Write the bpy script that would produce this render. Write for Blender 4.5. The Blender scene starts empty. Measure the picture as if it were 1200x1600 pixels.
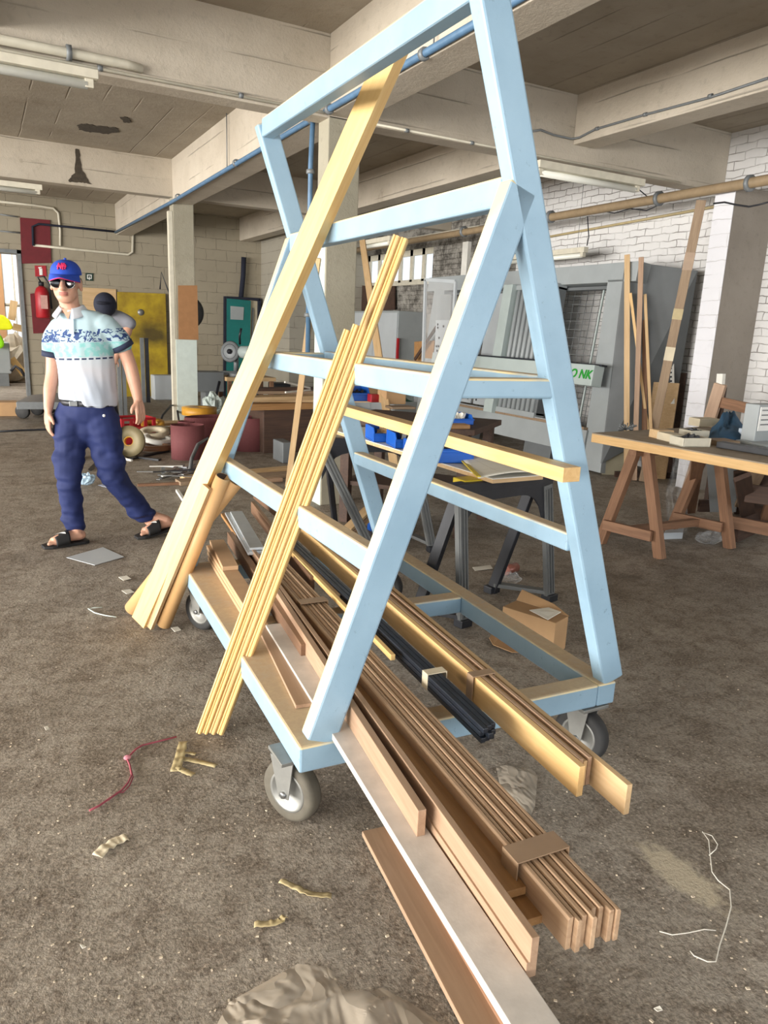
import bpy, bmesh, math, random
from mathutils import Vector as V3, Matrix, noise
rnd = random.Random(7)
scn = bpy.context.scene
col = scn.collection
R = math.radians
# ------------------------------------------------------------ camera and pixel helpers
FPX = 1150.0; PITCH = R(13.78); ROLL = R(2.41); AZ = R(61.2); CH = 1.40
FW = V3((math.cos(AZ)*math.cos(PITCH), math.sin(AZ)*math.cos(PITCH), -math.sin(PITCH)))
_r = V3((math.sin(AZ), -math.cos(AZ), 0)); _u = _r.cross(FW)
RT = math.cos(ROLL)*_r + math.sin(ROLL)*_u
UP = -math.sin(ROLL)*_r + math.cos(ROLL)*_u
CAM = V3((0, 0, CH))
def ray(x, y): return FW + RT*((x-600)/FPX) - UP*((y-800)/FPX)
def G(x, y, z=0.0):
    d = ray(x, y); return CAM + d*((z-CH)/d.z)
def PX(x, y, X):
    d = ray(x, y); return CAM + d*(X/d.x)
def PY(x, y, Y):
    d = ray(x, y); return CAM + d*(Y/d.y)
def PL(x, y, p0, n):
    d = ray(x, y); return CAM + d*((p0-CAM).dot(n)/d.dot(n))
cd = bpy.data.cameras.new('camera'); co = bpy.data.objects.new('camera', cd); col.objects.link(co)
m = Matrix((RT, UP, -FW)).transposed().to_4x4(); m.translation = CAM; co.matrix_world = m
cd.sensor_fit = 'VERTICAL'; cd.sensor_height = 24; cd.lens = 24*FPX/1600; cd.clip_start = .02
scn.camera = co
# ------------------------------------------------------------ object helpers
def tag(o, label=None, cat=None, group=None, kind=None):
    if label: o['label'] = label
    if cat: o['category'] = cat
    if group: o['group'] = group
    if kind: o['kind'] = kind
    return o
def thing(name, label, cat, loc=(0, 0, 0), group=None):
    o = bpy.data.objects.new(name, None); col.objects.link(o); o.location = loc
    o.empty_display_size = .05
    return tag(o, label, cat, group)
def wloc(o):
    l = V3((0, 0, 0))
    while o is not None:
        l = l + V3(o.location); o = o.parent
    return l
class MB:
    def __init__(s): s.v = []; s.f = []; s.m = []; s.sm = []
    def add(s, vs, fs, mi=0, smooth=False):
        b = len(s.v); s.v += [V3(v) for v in vs]
        for f in fs: s.f.append([b+i for i in f]); s.m.append(mi); s.sm.append(smooth)
        return s
    def box(s, c, sz, M=None, mi=0):
        c = V3(c); h = V3(sz)/2; vs = []
        for i in range(8):
            d = V3((h.x*(1 if i & 1 else -1), h.y*(1 if i & 2 else -1), h.z*(1 if i & 4 else -1)))
            vs.append(c + (M @ d if M else d))
        return s.add(vs, [(0,2,3,1),(4,5,7,6),(0,1,5,4),(2,6,7,3),(0,4,6,2),(1,3,7,5)], mi)
    def b2(s, x0, x1, y0, y1, z0, z1, mi=0):
        return s.box(((x0+x1)/2, (y0+y1)/2, (z0+z1)/2), (abs(x1-x0), abs(y1-y0), abs(z1-z0)), None, mi)
    def bar(s, p1, p2, w, h, n=(0, 0, 1), mi=0, prof=None, cut=None):
        """bar from p1 to p2; n = direction of the faces that are w wide; h is measured along n"""
        p1 = V3(p1); p2 = V3(p2); d = (p2-p1).normalized(); n = V3(n); sd = d.cross(n).normalized(); nn = sd.cross(d).normalized()
        pf = prof or [(-w/2, -h/2), (w/2, -h/2), (w/2, h/2), (-w/2, h/2)]
        k = len(pf); vs = []
        for p in (p1, p2):
            for a, b in pf:
                q = p + sd*a + nn*b
                if cut is not None and p is p1: q = q + d*((cut - q.z)/d.z)   # cut flat on the level z=cut
                vs.append(q)
        fs = [(i, (i+1) % k, k+(i+1) % k, k+i) for i in range(k)] + [tuple(range(k))[::-1], tuple(range(k, 2*k))]
        return s.add(vs, fs, mi)
    def tube(s, pts, r, seg=8, mi=0, closed=False, cap=True):
        pts = [V3(p) for p in pts]; n = len(pts); rr = r if isinstance(r, (list, tuple)) else [r]*n
        base = len(s.v); prev = None
        for i, p in enumerate(pts):
            d = (pts[min(i+1, n-1)] - pts[max(i-1, 0)]).normalized()
            if prev is None: a = d.orthogonal().normalized()
            else: a = (prev - d*prev.dot(d)).normalized()
            prev = a; b = d.cross(a)
            for k in range(seg):
                t = 2*math.pi*k/seg; s.v.append(p + (a*math.cos(t)+b*math.sin(t))*rr[i])
        for i in range(n-1):
            for k in range(seg):
                s.f.append([base+i*seg+k, base+i*seg+(k+1) % seg, base+(i+1)*seg+(k+1) % seg, base+(i+1)*seg+k]); s.m.append(mi); s.sm.append(True)
        if cap:
            s.f.append([base+k for k in range(seg)][::-1]); s.m.append(mi); s.sm.append(False)
            s.f.append([base+(n-1)*seg+k for k in range(seg)]); s.m.append(mi); s.sm.append(False)
        return s
    def lathe(s, prof, c, ax=(0, 0, 1), seg=24, mi=0, mis=None):
        """prof = [(radius, height)], revolved about the axis ax through c"""
        c = V3(c); ax = V3(ax).normalized(); a = ax.orthogonal().normalized(); b = ax.cross(a); base = len(s.v); n = len(prof)
        for r, h in prof:
            for k in range(seg):
                t = 2*math.pi*k/seg; s.v.append(c + ax*h + (a*math.cos(t)+b*math.sin(t))*max(r, 1e-4))
        for i in range(n-1):
            for k in range(seg):
                s.f.append([base+i*seg+k, base+i*seg+(k+1) % seg, base+(i+1)*seg+(k+1) % seg, base+(i+1)*seg+k]); s.m.append(mis[i] if mis else mi); s.sm.append(True)
        return s
    def ell(s, c, r, M=None, su=16, sv=10, mi=0):
        c = V3(c); base = len(s.v)
        for j in range(sv+1):
            ph = -math.pi/2 + math.pi*j/sv
            for i in range(su):
                t = 2*math.pi*i/su
                d = V3((r[0]*math.cos(ph)*math.cos(t), r[1]*math.cos(ph)*math.sin(t), r[2]*math.sin(ph)))
                s.v.append(c + (M @ d if M else d))
        for j in range(sv):
            for i in range(su):
                s.f.append([base+j*su+i, base+j*su+(i+1) % su, base+(j+1)*su+(i+1) % su, base+(j+1)*su+i]); s.m.append(mi); s.sm.append(True)
        return s
    def loft(s, rings, mi=0, cap=True):
        """rings = [(centre, axis a (vector), axis b (vector))]"""
        seg = 18; base = len(s.v)
        for c, a, b in rings:
            c = V3(c); a = V3(a); b = V3(b)
            for k in range(seg):
                t = 2*math.pi*k/seg; s.v.append(c + a*math.cos(t) + b*math.sin(t))
        n = len(rings)
        for i in range(n-1):
            for k in range(seg):
                s.f.append([base+i*seg+k, base+i*seg+(k+1) % seg, base+(i+1)*seg+(k+1) % seg, base+(i+1)*seg+k]); s.m.append(mi); s.sm.append(True)
        if cap:
            s.f.append([base+k for k in range(seg)][::-1]); s.m.append(mi); s.sm.append(True)
            s.f.append([base+(n-1)*seg+k for k in range(seg)]); s.m.append(mi); s.sm.append(True)
        return s
    def poly(s, pts, th, mi=0, up=(0, 0, 1)):
        """flat polygon pts with the thickness th towards up"""
        pts = [V3(p) for p in pts]; up = V3(up).normalized(); k = len(pts)
        vs = pts + [p + up*th for p in pts]
        return s.add(vs, [tuple(range(k))[::-1], tuple(range(k, 2*k))] + [(i, (i+1) % k, k+(i+1) % k, k+i) for i in range(k)], mi)
    def grid(s, fn, nu, nv, mi=0):
        base = len(s.v)
        for j in range(nv+1):
            for i in range(nu+1): s.v.append(V3(fn(i/nu, j/nv)))
        for j in range(nv):
            for i in range(nu):
                a = base + j*(nu+1)+i; s.f.append([a, a+1, a+nu+2, a+nu+1]); s.m.append(mi); s.sm.append(True)
        return s
def build(mb, name, mats, parent=None, bevel=0, solid=0, origin=None, fix=True):
    me = bpy.data.meshes.new(name)
    if parent is not None: org = wloc(parent)
    elif origin is not None: org = V3(origin)
    else:
        mn = [min(v[i] for v in mb.v) for i in range(3)]; mx = [max(v[i] for v in mb.v) for i in range(3)]
        org = V3(((mn[0]+mx[0])/2, (mn[1]+mx[1])/2, mn[2]))
    loc = V3((0, 0, 0)) if parent is not None else org
    me.from_pydata([tuple(v-org) for v in mb.v], [], mb.f)
    ms = mats if isinstance(mats, (list, tuple)) else [mats]
    for x in ms: me.materials.append(x)
    me.polygons.foreach_set('material_index', mb.m); me.polygons.foreach_set('use_smooth', mb.sm)
    if fix:
        bm = bmesh.new(); bm.from_mesh(me); bmesh.ops.recalc_face_normals(bm, faces=bm.faces); bm.to_mesh(me); bm.free()
    me.update()
    o = bpy.data.objects.new(name, me); col.objects.link(o); o.location = loc
    if parent is not None: o.parent = parent
    if solid:
        md = o.modifiers.new('s', 'SOLIDIFY'); md.thickness = solid
    if bevel:
        md = o.modifiers.new('b', 'BEVEL'); md.width = bevel; md.segments = 2; md.limit_method = 'ANGLE'
    return o
def struct(mb, name, mats, bevel=0): return tag(build(mb, name, mats, None, bevel, 0, (0, 0, 0)), kind='structure')
def plank(name, p1, p2, w, h, mat, n=(0, 0, 1), parent=None, prof=None, bevel=.0015, cut=None):
    """a length of timber whose own X axis runs along it, so the grain follows the length"""
    p1 = V3(p1); p2 = V3(p2); d = (p2-p1).normalized(); n = V3(n); sd = -d.cross(n).normalized(); nn = d.cross(sd).normalized()
    L = (p2-p1).length; mid = (p1+p2)/2
    M = Matrix((d, sd, nn)).transposed()
    mb = MB(); mb.bar((-L/2, 0, 0), (L/2, 0, 0), w, h, (0, 0, 1), 0, [(-a, b) for a, b in prof][::-1] if prof else None)
    if cut is not None:
        for i in range(len(mb.v)//2):
            q = mid + M @ mb.v[i]; mb.v[i] = M.transposed() @ (q + d*((cut-q.z)/d.z) - mid)
    o = build(mb, name, mat, None, bevel, 0, (0, 0, 0))
    M4 = M.to_4x4()
    if parent is not None: o.parent = parent; M4.translation = mid - wloc(parent)
    else: M4.translation = mid
    o.matrix_basis = M4
    return o
def one(o, label, cat, group=None): return tag(o, label, cat, group)
# ------------------------------------------------------------ materials
def newmat(name):
    m = bpy.data.materials.new(name); m.use_nodes = True; nt = m.node_tree; nt.nodes.clear()
    out = nt.nodes.new('ShaderNodeOutputMaterial'); b = nt.nodes.new('ShaderNodeBsdfPrincipled')
    nt.links.new(b.outputs[0], out.inputs[0]); return m, nt, b
class N:
    """small node-building helper"""
    def __init__(s, nt): s.nt = nt
    def n(s, t, **k):
        x = s.nt.nodes.new(t)
        for a, v in k.items(): setattr(x, a, v)
        return x
    def put(s, sock, v):
        if isinstance(v, bpy.types.NodeSocket): s.nt.links.new(v, sock)
        elif isinstance(v, (tuple, list)) and len(v) == 3 and sock.type == 'RGBA': sock.default_value = (*v, 1)
        else: sock.default_value = v
    def coord(s, kind='Object', scale=(1, 1, 1), rot=(0, 0, 0), rand=False):
        c = s.n('ShaderNodeTexCoord').outputs[kind]
        if rand:
            oi = s.n('ShaderNodeObjectInfo').outputs['Random']
            c = s.math3('ADD', c, s.mul(oi, 37.0))
        mp = s.n('ShaderNodeMapping'); s.put(mp.inputs[0], c); mp.inputs['Scale'].default_value = scale; mp.inputs['Rotation'].default_value = rot
        return mp.outputs[0]
    def math3(s, op, a, b):
        x = s.n('ShaderNodeVectorMath', operation=op); s.put(x.inputs[0], a); s.put(x.inputs[1], b); return x.outputs[0]
    def m(s, op, a, b=0.0, clamp=False):
        x = s.n('ShaderNodeMath', operation=op); x.use_clamp = clamp; s.put(x.inputs[0], a); s.put(x.inputs[1], b); return x.outputs[0]
    def mul(s, a, b): return s.m('MULTIPLY', a, b)
    def noise(s, vec, scale=5, detail=4, rough=.55, dist=0):
        x = s.n('ShaderNodeTexNoise'); s.put(x.inputs['Vector'], vec); x.inputs['Scale'].default_value = scale; x.inputs['Detail'].default_value = detail
        x.inputs['Roughness'].default_value = rough; x.inputs['Distortion'].default_value = dist; return x.outputs['Fac']
    def vor(s, vec, scale=5, feature='F1'):
        x = s.n('ShaderNodeTexVoronoi', feature=feature); s.put(x.inputs['Vector'], vec); x.inputs['Scale'].default_value = scale; return x.outputs['Distance']
    def ramp(s, f, a, b):
        x = s.n('ShaderNodeMapRange'); x.clamp = True; s.put(x.inputs[0], f); x.inputs[1].default_value = a; x.inputs[2].default_value = b; return x.outputs[0]
    def mix(s, f, a, b, mode='MIX'):
        x = s.n('ShaderNodeMix', data_type='RGBA', blend_type=mode); s.put(x.inputs[0], f); s.put(x.inputs[6], a); s.put(x.inputs[7], b); return x.outputs[2]
    def sep(s, v):
        x = s.n('ShaderNodeSeparateXYZ'); s.put(x.inputs[0], v); return x.outputs
    def comb(s, a, b, c):
        x = s.n('ShaderNodeCombineXYZ'); s.put(x.inputs[0], a); s.put(x.inputs[1], b); s.put(x.inputs[2], c); return x.outputs[0]
    def bump(s, b, h, strength=.3, dist=.01):
        x = s.n('ShaderNodeBump'); x.inputs['Strength'].default_value = strength; x.inputs['Distance'].default_value = dist; s.put(x.inputs['Height'], h)
        s.nt.links.new(x.outputs[0], b.inputs['Normal'])
def srgb(r, g, b):
    f = lambda c: (c/255/12.92) if c <= 10 else ((c/255+.055)/1.055)**2.4
    return (f(r), f(g), f(b))
def plain(name, c, rough=.6, metal=0, var=.12, scale=14, bump=.1, spec=.5):
    m, nt, b = newmat(name); k = N(nt); v = k.coord(rand=True); f = k.noise(v, scale)
    k.put(b.inputs['Base Color'], k.mix(k.ramp(f, .3, .7), tuple(x*(1-var) for x in c), tuple(min(1, x*(1+var)) for x in c)))
    b.inputs['Roughness'].default_value = rough; b.inputs['Metallic'].default_value = metal; b.inputs['Specular IOR Level'].default_value = spec
    if bump: k.bump(b, k.noise(v, scale*5), bump, .003)
    return m
def wood(name, c1, c2, rough=.55, knots=0, dust=None, gs=1.0):
    m, nt, b = newmat(name); k = N(nt)
    v = k.coord(scale=(1.6*gs, 26*gs, 26*gs), rand=True); g = k.noise(v, 2.2, 5, .6, .8)
    v2 = k.coord(scale=(.7, 5, 5), rand=True); g2 = k.noise(v2, 2, 3, .5, .4)
    f = k.m('ADD', k.mul(k.ramp(g, .32, .68), .6), k.mul(k.ramp(g2, .3, .7), .4))
    c = k.mix(f, c1, c2)
    if knots:
        kv = k.coord(scale=(3.2, 9, 9), rand=True); d = k.vor(kv, 1.0)
        c = k.mix(k.mul(k.ramp(d, .16, .05), .75), c, tuple(x*.35 for x in c2))
    if dust:
        nz = k.sep(k.n('ShaderNodeNewGeometry').outputs['Normal'])[2]
        dm = k.mul(k.ramp(nz, .55, .95), k.ramp(k.noise(k.coord(), 6), .2, .65))
        c = k.mix(k.mul(dm, dust[3]), c, dust[:3])
    k.put(b.inputs['Base Color'], c); b.inputs['Roughness'].default_value = rough
    k.bump(b, g, .12, .002)
    return m
MAT = {}
pine = MAT['pine'] = wood('pine', srgb(226, 192, 136), srgb(204, 162, 104), .5, 1)
honey = MAT['honey'] = wood('honey_pine', srgb(232, 198, 136), srgb(216, 174, 108), .45)
pale = MAT['pale'] = wood('pale_wood', srgb(214, 184, 142), srgb(188, 154, 110), .6)
oak = MAT['oak'] = wood('brown_wood', srgb(182, 152, 126), srgb(150, 120, 96), .55, 0, (*srgb(170, 142, 112), .5))
walnut = MAT['walnut'] = wood('walnut_wood', srgb(136, 104, 80), srgb(100, 74, 56), .5, 0, (*srgb(168, 140, 110), .55))
mould = MAT['mould'] = wood('stacked_moulding_wood', srgb(204, 174, 142), srgb(160, 128, 100), .55, 0, (*srgb(176, 148, 120), .4))
knotty = MAT['knotty'] = wood('knotty_brown_board', srgb(178, 136, 88), srgb(146, 104, 62), .5, 1)
mdf = MAT['mdf'] = plain('fibreboard', srgb(186, 152, 116), .8, 0, .06)
oldwood = MAT['oldwood'] = wood('old_red_brown_wood', srgb(152, 114, 86), srgb(110, 78, 57), .7)
darkwood = MAT['darkwood'] = wood('dark_old_wood', srgb(84, 60, 46), srgb(52, 38, 32), .7)
greywood = MAT['greywood'] = wood('dusty_plank', srgb(160, 138, 112), srgb(126, 104, 84), .75)
card = MAT['card'] = plain('cardboard', srgb(184, 148, 108), .85, 0, .07, 8)
cardtube = MAT['cardtube'] = plain('kraft_paper_tube', srgb(206, 164, 112), .5, 0, .06, 6)
steel = MAT['steel'] = plain('steel', srgb(150, 152, 152), .38, .85, .1)
zinc = MAT['zinc'] = plain('zinc_plated', srgb(140, 140, 136), .45, .5, .15)
alu = MAT['alu'] = plain('aluminium_profile', srgb(206, 212, 216), .35, .55, .06)
blackp = MAT['blackp'] = plain('black_plastic', srgb(34, 36, 42), .45, 0, .2)
greyp = MAT['greyp'] = plain('grey_plastic', srgb(96, 98, 98), .5, 0, .12)
blackm = MAT['blackm'] = plain('black_coated_bars', srgb(34, 40, 50), .35, .1, .25)
rubber = MAT['rubber'] = plain('worn_rubber_tyre', srgb(92, 87, 76), .75, 0, .2, 20)
rubberd = MAT['rubberd'] = plain('dark_rubber', srgb(46, 46, 46), .7, 0, .2, 20)
white = MAT['white'] = plain('white_paint', srgb(222, 220, 212), .55, 0, .05)
cream = MAT['cream'] = plain('cream_card', srgb(206, 194, 168), .7, 0, .06)
offwhite = MAT['offwhite'] = plain('offwhite_enamel', srgb(206, 200, 182), .5, 0, .08)
bluebin = MAT['bluebin'] = plain('blue_plastic', srgb(22, 92, 188), .4, 0, .08)
redm = MAT['redm'] = plain('red_paint', srgb(168, 30, 40), .4, 0, .1)
darkred = MAT['darkred'] = plain('dark_red_board', srgb(104, 24, 32), .6, 0, .12)
maroon = MAT['maroon'] = plain('maroon_abrasive', srgb(110, 60, 62), .8, 0, .06, 60)
mgrey = MAT['mgrey'] = plain('machine_grey', srgb(156, 162, 164), .5, 0, .06, 4)
mgreyd = MAT['mgreyd'] = plain('machine_grey_dark', srgb(106, 110, 112), .5, 0, .08, 4)
mlight = MAT['mlight'] = plain('machine_light_grey', srgb(176, 188, 186), .45, 0, .04, 4)
mpanel = MAT['mpanel'] = plain('light_grey_panel', srgb(184, 190, 194), .5, 0, .04, 4)
teal = MAT['teal'] = plain('teal_door_paint', srgb(16, 108, 104), .5, 0, .12, 4)
paper = MAT['paper'] = plain('paper', srgb(226, 222, 210), .8, 0, .05)
tapem = MAT['tapem'] = plain('tan_tape', srgb(178, 161, 120), .55, 0, .1)
btape = MAT['btape'] = plain('brown_packing_tape', srgb(150, 124, 98), .35, 0, .08)
navy = MAT['navy'] = plain('dark_navy_cloth', srgb(26, 30, 46), .85, 0, .15)
tealcloth = MAT['tealcloth'] = plain('blue_cloth', srgb(44, 82, 112), .9, 0, .15)
yellowp = MAT['yellowp'] = plain('yellow_plastic', srgb(216, 190, 40), .5, 0, .08)
amber = MAT['amber'] = plain('amber_tape_roll', srgb(206, 150, 50), .45, 0, .12)
greenl = MAT['greenl'] = plain('green_lettering', srgb(20, 150, 40), .5, 0, .03)
bluepipe = MAT['bluepipe'] = plain('blue_pipe_paint', srgb(84, 116, 146), .5, 0, .15)
greym = MAT['greym'] = plain('grey_steel_paint', srgb(120, 124, 126), .5, .2, .1)
whitem = MAT['whitem'] = plain('white_print', srgb(235, 235, 232), .6, 0, .02)
hivis = MAT['hivis'] = plain('hi_vis_yellow_cloth', srgb(232, 238, 20), .8, 0, .05)
hivisg = MAT['hivisg'] = plain('hi_vis_green_cloth', srgb(150, 230, 20), .8, 0, .05)
mint = MAT['mint'] = plain('mint_white_paint', srgb(200, 212, 206), .6, 0, .05)
sheetbrown = MAT['sheetbrown'] = plain('brown_hardboard', srgb(160, 116, 76), .7, 0, .07)
lampglass = MAT['lampglass'] = plain('fluorescent_tube_glass', srgb(226, 226, 216), .25, 0, .02)
def trans(name, c, a, rough=.2):
    m, nt, b = newmat(name); k = N(nt); b.inputs['Base Color'].default_value = (*c, 1); b.inputs['Roughness'].default_value = rough
    f = k.noise(k.coord(), 9, 3); k.put(b.inputs['Alpha'], k.m('ADD', k.mul(k.ramp(f, .35, .7), .2), a, True)); return m
def film_mat():
    m, nt, b = newmat('plastic_film'); k = N(nt); v = k.coord(); b.inputs['Base Color'].default_value = (*srgb(216, 204, 186), 1); b.inputs['Roughness'].default_value = .16
    f = k.noise(v, 5, 3, .5, .8); k.put(b.inputs['Alpha'], k.m('ADD', k.mul(k.ramp(f, .35, .65), .2), .42)); r_ = k.m('ABSOLUTE', k.m('SUBTRACT', k.noise(k.coord(scale=(1, .5, 1), rot=(0, 0, .6)), 6, 3, .5, .6), .5))
    k.bump(b, k.ramp(r_, 0, .09), .6, .02); return m
film = MAT['film'] = film_mat()
clearf = MAT['clearf'] = trans('clear_film', srgb(220, 224, 226), .08, .12)
_m, _n, _b = newmat('clear_pane'); _b.inputs['Alpha'].default_value = .12; _b.inputs['Roughness'].default_value = .1; pane = MAT['pane'] = _m
# ------------------------------------------------------------ setting materials
def mat_floor():
    m, nt, b = newmat('concrete_floor'); k = N(nt); v = k.coord()
    big = k.noise(v, .55, 4, .6, .3); mid = k.noise(v, 3.2, 6, .65); fine = k.noise(v, 26, 6, .7); grit = k.noise(v, 95, 4, .7)
    c = k.mix(k.ramp(big, .35, .68), srgb(158, 151, 140), srgb(122, 111, 97))
    c = k.mix(k.mul(k.ramp(mid, .42, .66), .75), c, srgb(176, 167, 154))
    c = k.mix(k.mul(k.ramp(k.noise(v, 9, 6, .72, .6), .47, .62), .55), c, srgb(92, 78, 64)); c = k.mix(k.mul(k.ramp(fine, .5, .68), .65), c, srgb(84, 70, 58))
    c = k.mix(k.mul(k.ramp(grit, .5, .68), .55), c, srgb(190, 176, 158))
    c = k.mix(k.mul(k.ramp(grit, .5, .34), .5), c, srgb(62, 52, 42))
    # oil stains
    c = k.mix(k.mul(k.ramp(k.noise(v, 1.7, 3, .5, .6), .62, .74), .5), c, srgb(70, 60, 52))
    # white specks of chips and paint
    sp = k.vor(v, 17); spm = k.ramp(k.noise(k.math3('ADD', v, (7, 3, 0)), 6, 2), .5, .66)
    c = k.mix(k.mul(k.ramp(sp, .085, .05), spm), c, srgb(222, 212, 196))
    sp2 = k.vor(k.math3('ADD', v, (3.3, 1.7, 0)), 48)
    c = k.mix(k.mul(k.ramp(sp2, .17, .1), k.ramp(k.noise(v, 4, 2), .45, .62)), c, srgb(208, 196, 178))
    # a spill of plaster to the right of the trolley
    p0 = G(1062, 1365)
    dv = k.math3('SUBTRACT', v, (p0.x, p0.y, 0)); mp = k.n('ShaderNodeMapping'); k.put(mp.inputs[0], dv); mp.inputs['Rotation'].default_value = (0, 0, R(35)); mp.inputs['Scale'].default_value = (13, 5.5, 1)
    ln = k.n('ShaderNodeVectorMath', operation='LENGTH'); k.put(ln.inputs[0], mp.outputs[0])
    pm = k.ramp(k.m('ADD', ln.outputs['Value'], k.mul(k.noise(v, 22, 4, .7), 1.7)), 1.75, 1.35)
    c = k.mix(k.mul(pm, .8), c, srgb(196, 184, 160))
    k.put(b.inputs['Base Color'], c)
    k.put(b.inputs['Roughness'], k.m('ADD', k.mul(mid, .3), .5))
    b.inputs['Specular IOR Level'].default_value = .35
    k.bump(b, k.m('ADD', k.m('ADD', k.mul(mid, .5), fine), k.mul(grit, .45)), .7, .012)
    return m
def mat_concrete(name, c1, c2, axis, pitch, offs=0.0):
    """painted concrete with board-formwork seams; axis = coordinate across the seams"""
    m, nt, b = newmat(name); k = N(nt); v = k.coord(); s = k.sep(v)
    a = k.m('ADD', k.mul(s[axis], 1/pitch), offs + 100.0); fr = k.m('FRACT', a); cell = k.m('FLOOR', a)
    jig = k.mul(k.noise(v, 1.3, 3), .12)
    d = k.m('ABSOLUTE', k.m('SUBTRACT', k.m('FRACT', k.m('ADD', a, jig)), .5))
    seam = k.mul(k.ramp(d, .468, .494), k.ramp(k.noise(v, 1.1, 2), .45, .6))
    n1 = k.noise(v, 1.2, 4, .6); n2 = k.noise(v, 14, 5, .65); wn = k.n('ShaderNodeTexWhiteNoise', noise_dimensions='1D'); k.put(wn.inputs['W'], cell)
    c = k.mix(k.ramp(n1, .3, .7), c1, c2)
    c = k.mix(k.mul(wn.outputs['Value'], .16), c, tuple(x*.55 for x in c1))
    c = k.mix(k.mul(k.ramp(n2, .56, .76), .35), c, tuple(x*.5 for x in c2))
    c = k.mix(k.mul(seam, .5), c, tuple(x*.35 for x in c1))
    c = k.mix(k.mul(k.ramp(k.noise(v, 2.4, 5, .7), .64, .72), .35), c, srgb(92, 78, 62))
    k.put(b.inputs['Base Color'], c); b.inputs['Roughness'].default_value = .85
    k.bump(b, k.m('SUBTRACT', k.m('ADD', k.mul(n2, .5), k.mul(k.noise(v, 60, 4, .7), .35)), seam), .6, .014)
    return m
def mat_brick(name, c1, c2, mortar, ax, bw=.23, bh=.075, dirt=None, bs=.7, rough=.75):
    m, nt, b = newmat(name); k = N(nt); s = k.sep(k.coord()); v = k.comb(s[ax], s[2], 0.0)
    vj = k.math3('ADD', v, k.math3('MULTIPLY', k.n('ShaderNodeTexNoise').outputs['Color'], (.012, .012, 0)))
    w = k.n('ShaderNodeTexNoise'); k.put(w.inputs['Vector'], v); w.inputs['Scale'].default_value = 7
    vj = k.math3('ADD', v, k.math3('MULTIPLY', k.math3('SUBTRACT', w.outputs['Color'], (.5, .5, .5)), (.05, .045, 0)))
    t = k.n('ShaderNodeTexBrick'); k.put(t.inputs['Vector'], vj); t.inputs['Scale'].default_value = 1; t.inputs['Brick Width'].default_value = bw; t.inputs['Row Height'].default_value = bh
    t.inputs['Mortar Size'].default_value = .005; t.inputs['Mortar Smooth'].default_value = .55; t.inputs['Bias'].default_value = 0
    k.put(t.inputs['Color1'], c1); k.put(t.inputs['Color2'], c2); k.put(t.inputs['Mortar'], mortar)
    n = k.noise(k.coord(), 7, 5, .6); n2 = k.noise(k.coord(), 1.1, 4)
    gap = k.ramp(k.noise(k.coord(), 3.5, 3), .36, .56)
    c = k.mix(k.mul(t.outputs['Fac'], gap), k.mix(.5, c1, c2), mortar)
    c = k.mix(k.mul(k.ramp(n, .56, .74), .25), c, tuple(x*.55 for x in c1))
    if dirt: c = k.mix(k.mul(k.ramp(k.noise(k.coord(), 3.5, 6, .75), .42, .6), dirt[3]), c, dirt[:3])
    c = k.mix(k.mul(k.ramp(n2, .5, .75), .22), c, tuple(x*.6 for x in c1))
    k.put(b.inputs['Base Color'], c); b.inputs['Roughness'].default_value = rough
    k.bump(b, k.m('SUBTRACT', k.mul(n, .35), t.outputs['Fac']), bs, .014)
    return m
floor_m = mat_floor()
ceil_m = mat_concrete('ceiling_concrete', srgb(170, 160, 144), srgb(146, 135, 118), 0, .31)
beamx_m = mat_concrete('beam_concrete_cross', srgb(200, 190, 174), srgb(178, 167, 150), 2, .235, .45)
beamy_m = mat_concrete('beam_concrete_long', srgb(200, 190, 174), srgb(178, 167, 150), 2, .26, .2)
column_m = mat_concrete('column_concrete', srgb(172, 166, 148), srgb(150, 144, 126), 0, 5.0)
brick_r = mat_brick('white_brick_right', srgb(228, 227, 226), srgb(214, 212, 210), srgb(138, 132, 128), 1)
brick_d = mat_brick('sooty_brick_right', srgb(176, 172, 164), srgb(150, 146, 138), srgb(92, 88, 82), 1, dirt=(*srgb(58, 54, 48), .85))
block_b = mat_brick('painted_block_back', srgb(160, 151, 132), srgb(146, 137, 118), srgb(100, 93, 79), 0, .4, .2, None, .4)
pil_w = mat_brick('pilaster_white', srgb(226, 226, 230), srgb(216, 216, 222), srgb(190, 188, 190), 1, .6, .12, None, .25)
pil_shade = mat_concrete('pilaster_shade_grey', srgb(150, 142, 132), srgb(132, 124, 114), 0, 5.0)  # grey that puts the shade of the pilaster's unlit sides into the colour
ochre = plain('ochre_wall_paint', srgb(196, 150, 108), .8, 0, .06, 3)
# ------------------------------------------------------------ room shell
XW = 6.65; YB = 14.8; ZC = 3.42; BZ = 2.9
BX = 2.357                                    # left faces of the columns and of the long beam
mb = MB(); mb.b2(-10, XW+.3, -5, 24, -.1, 0); struct(mb, 'floor', floor_m)
mb = MB(); mb.b2(-10, XW+.3, -5, YB+.3, ZC, ZC+.15); struct(mb, 'ceiling', ceil_m)
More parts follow.
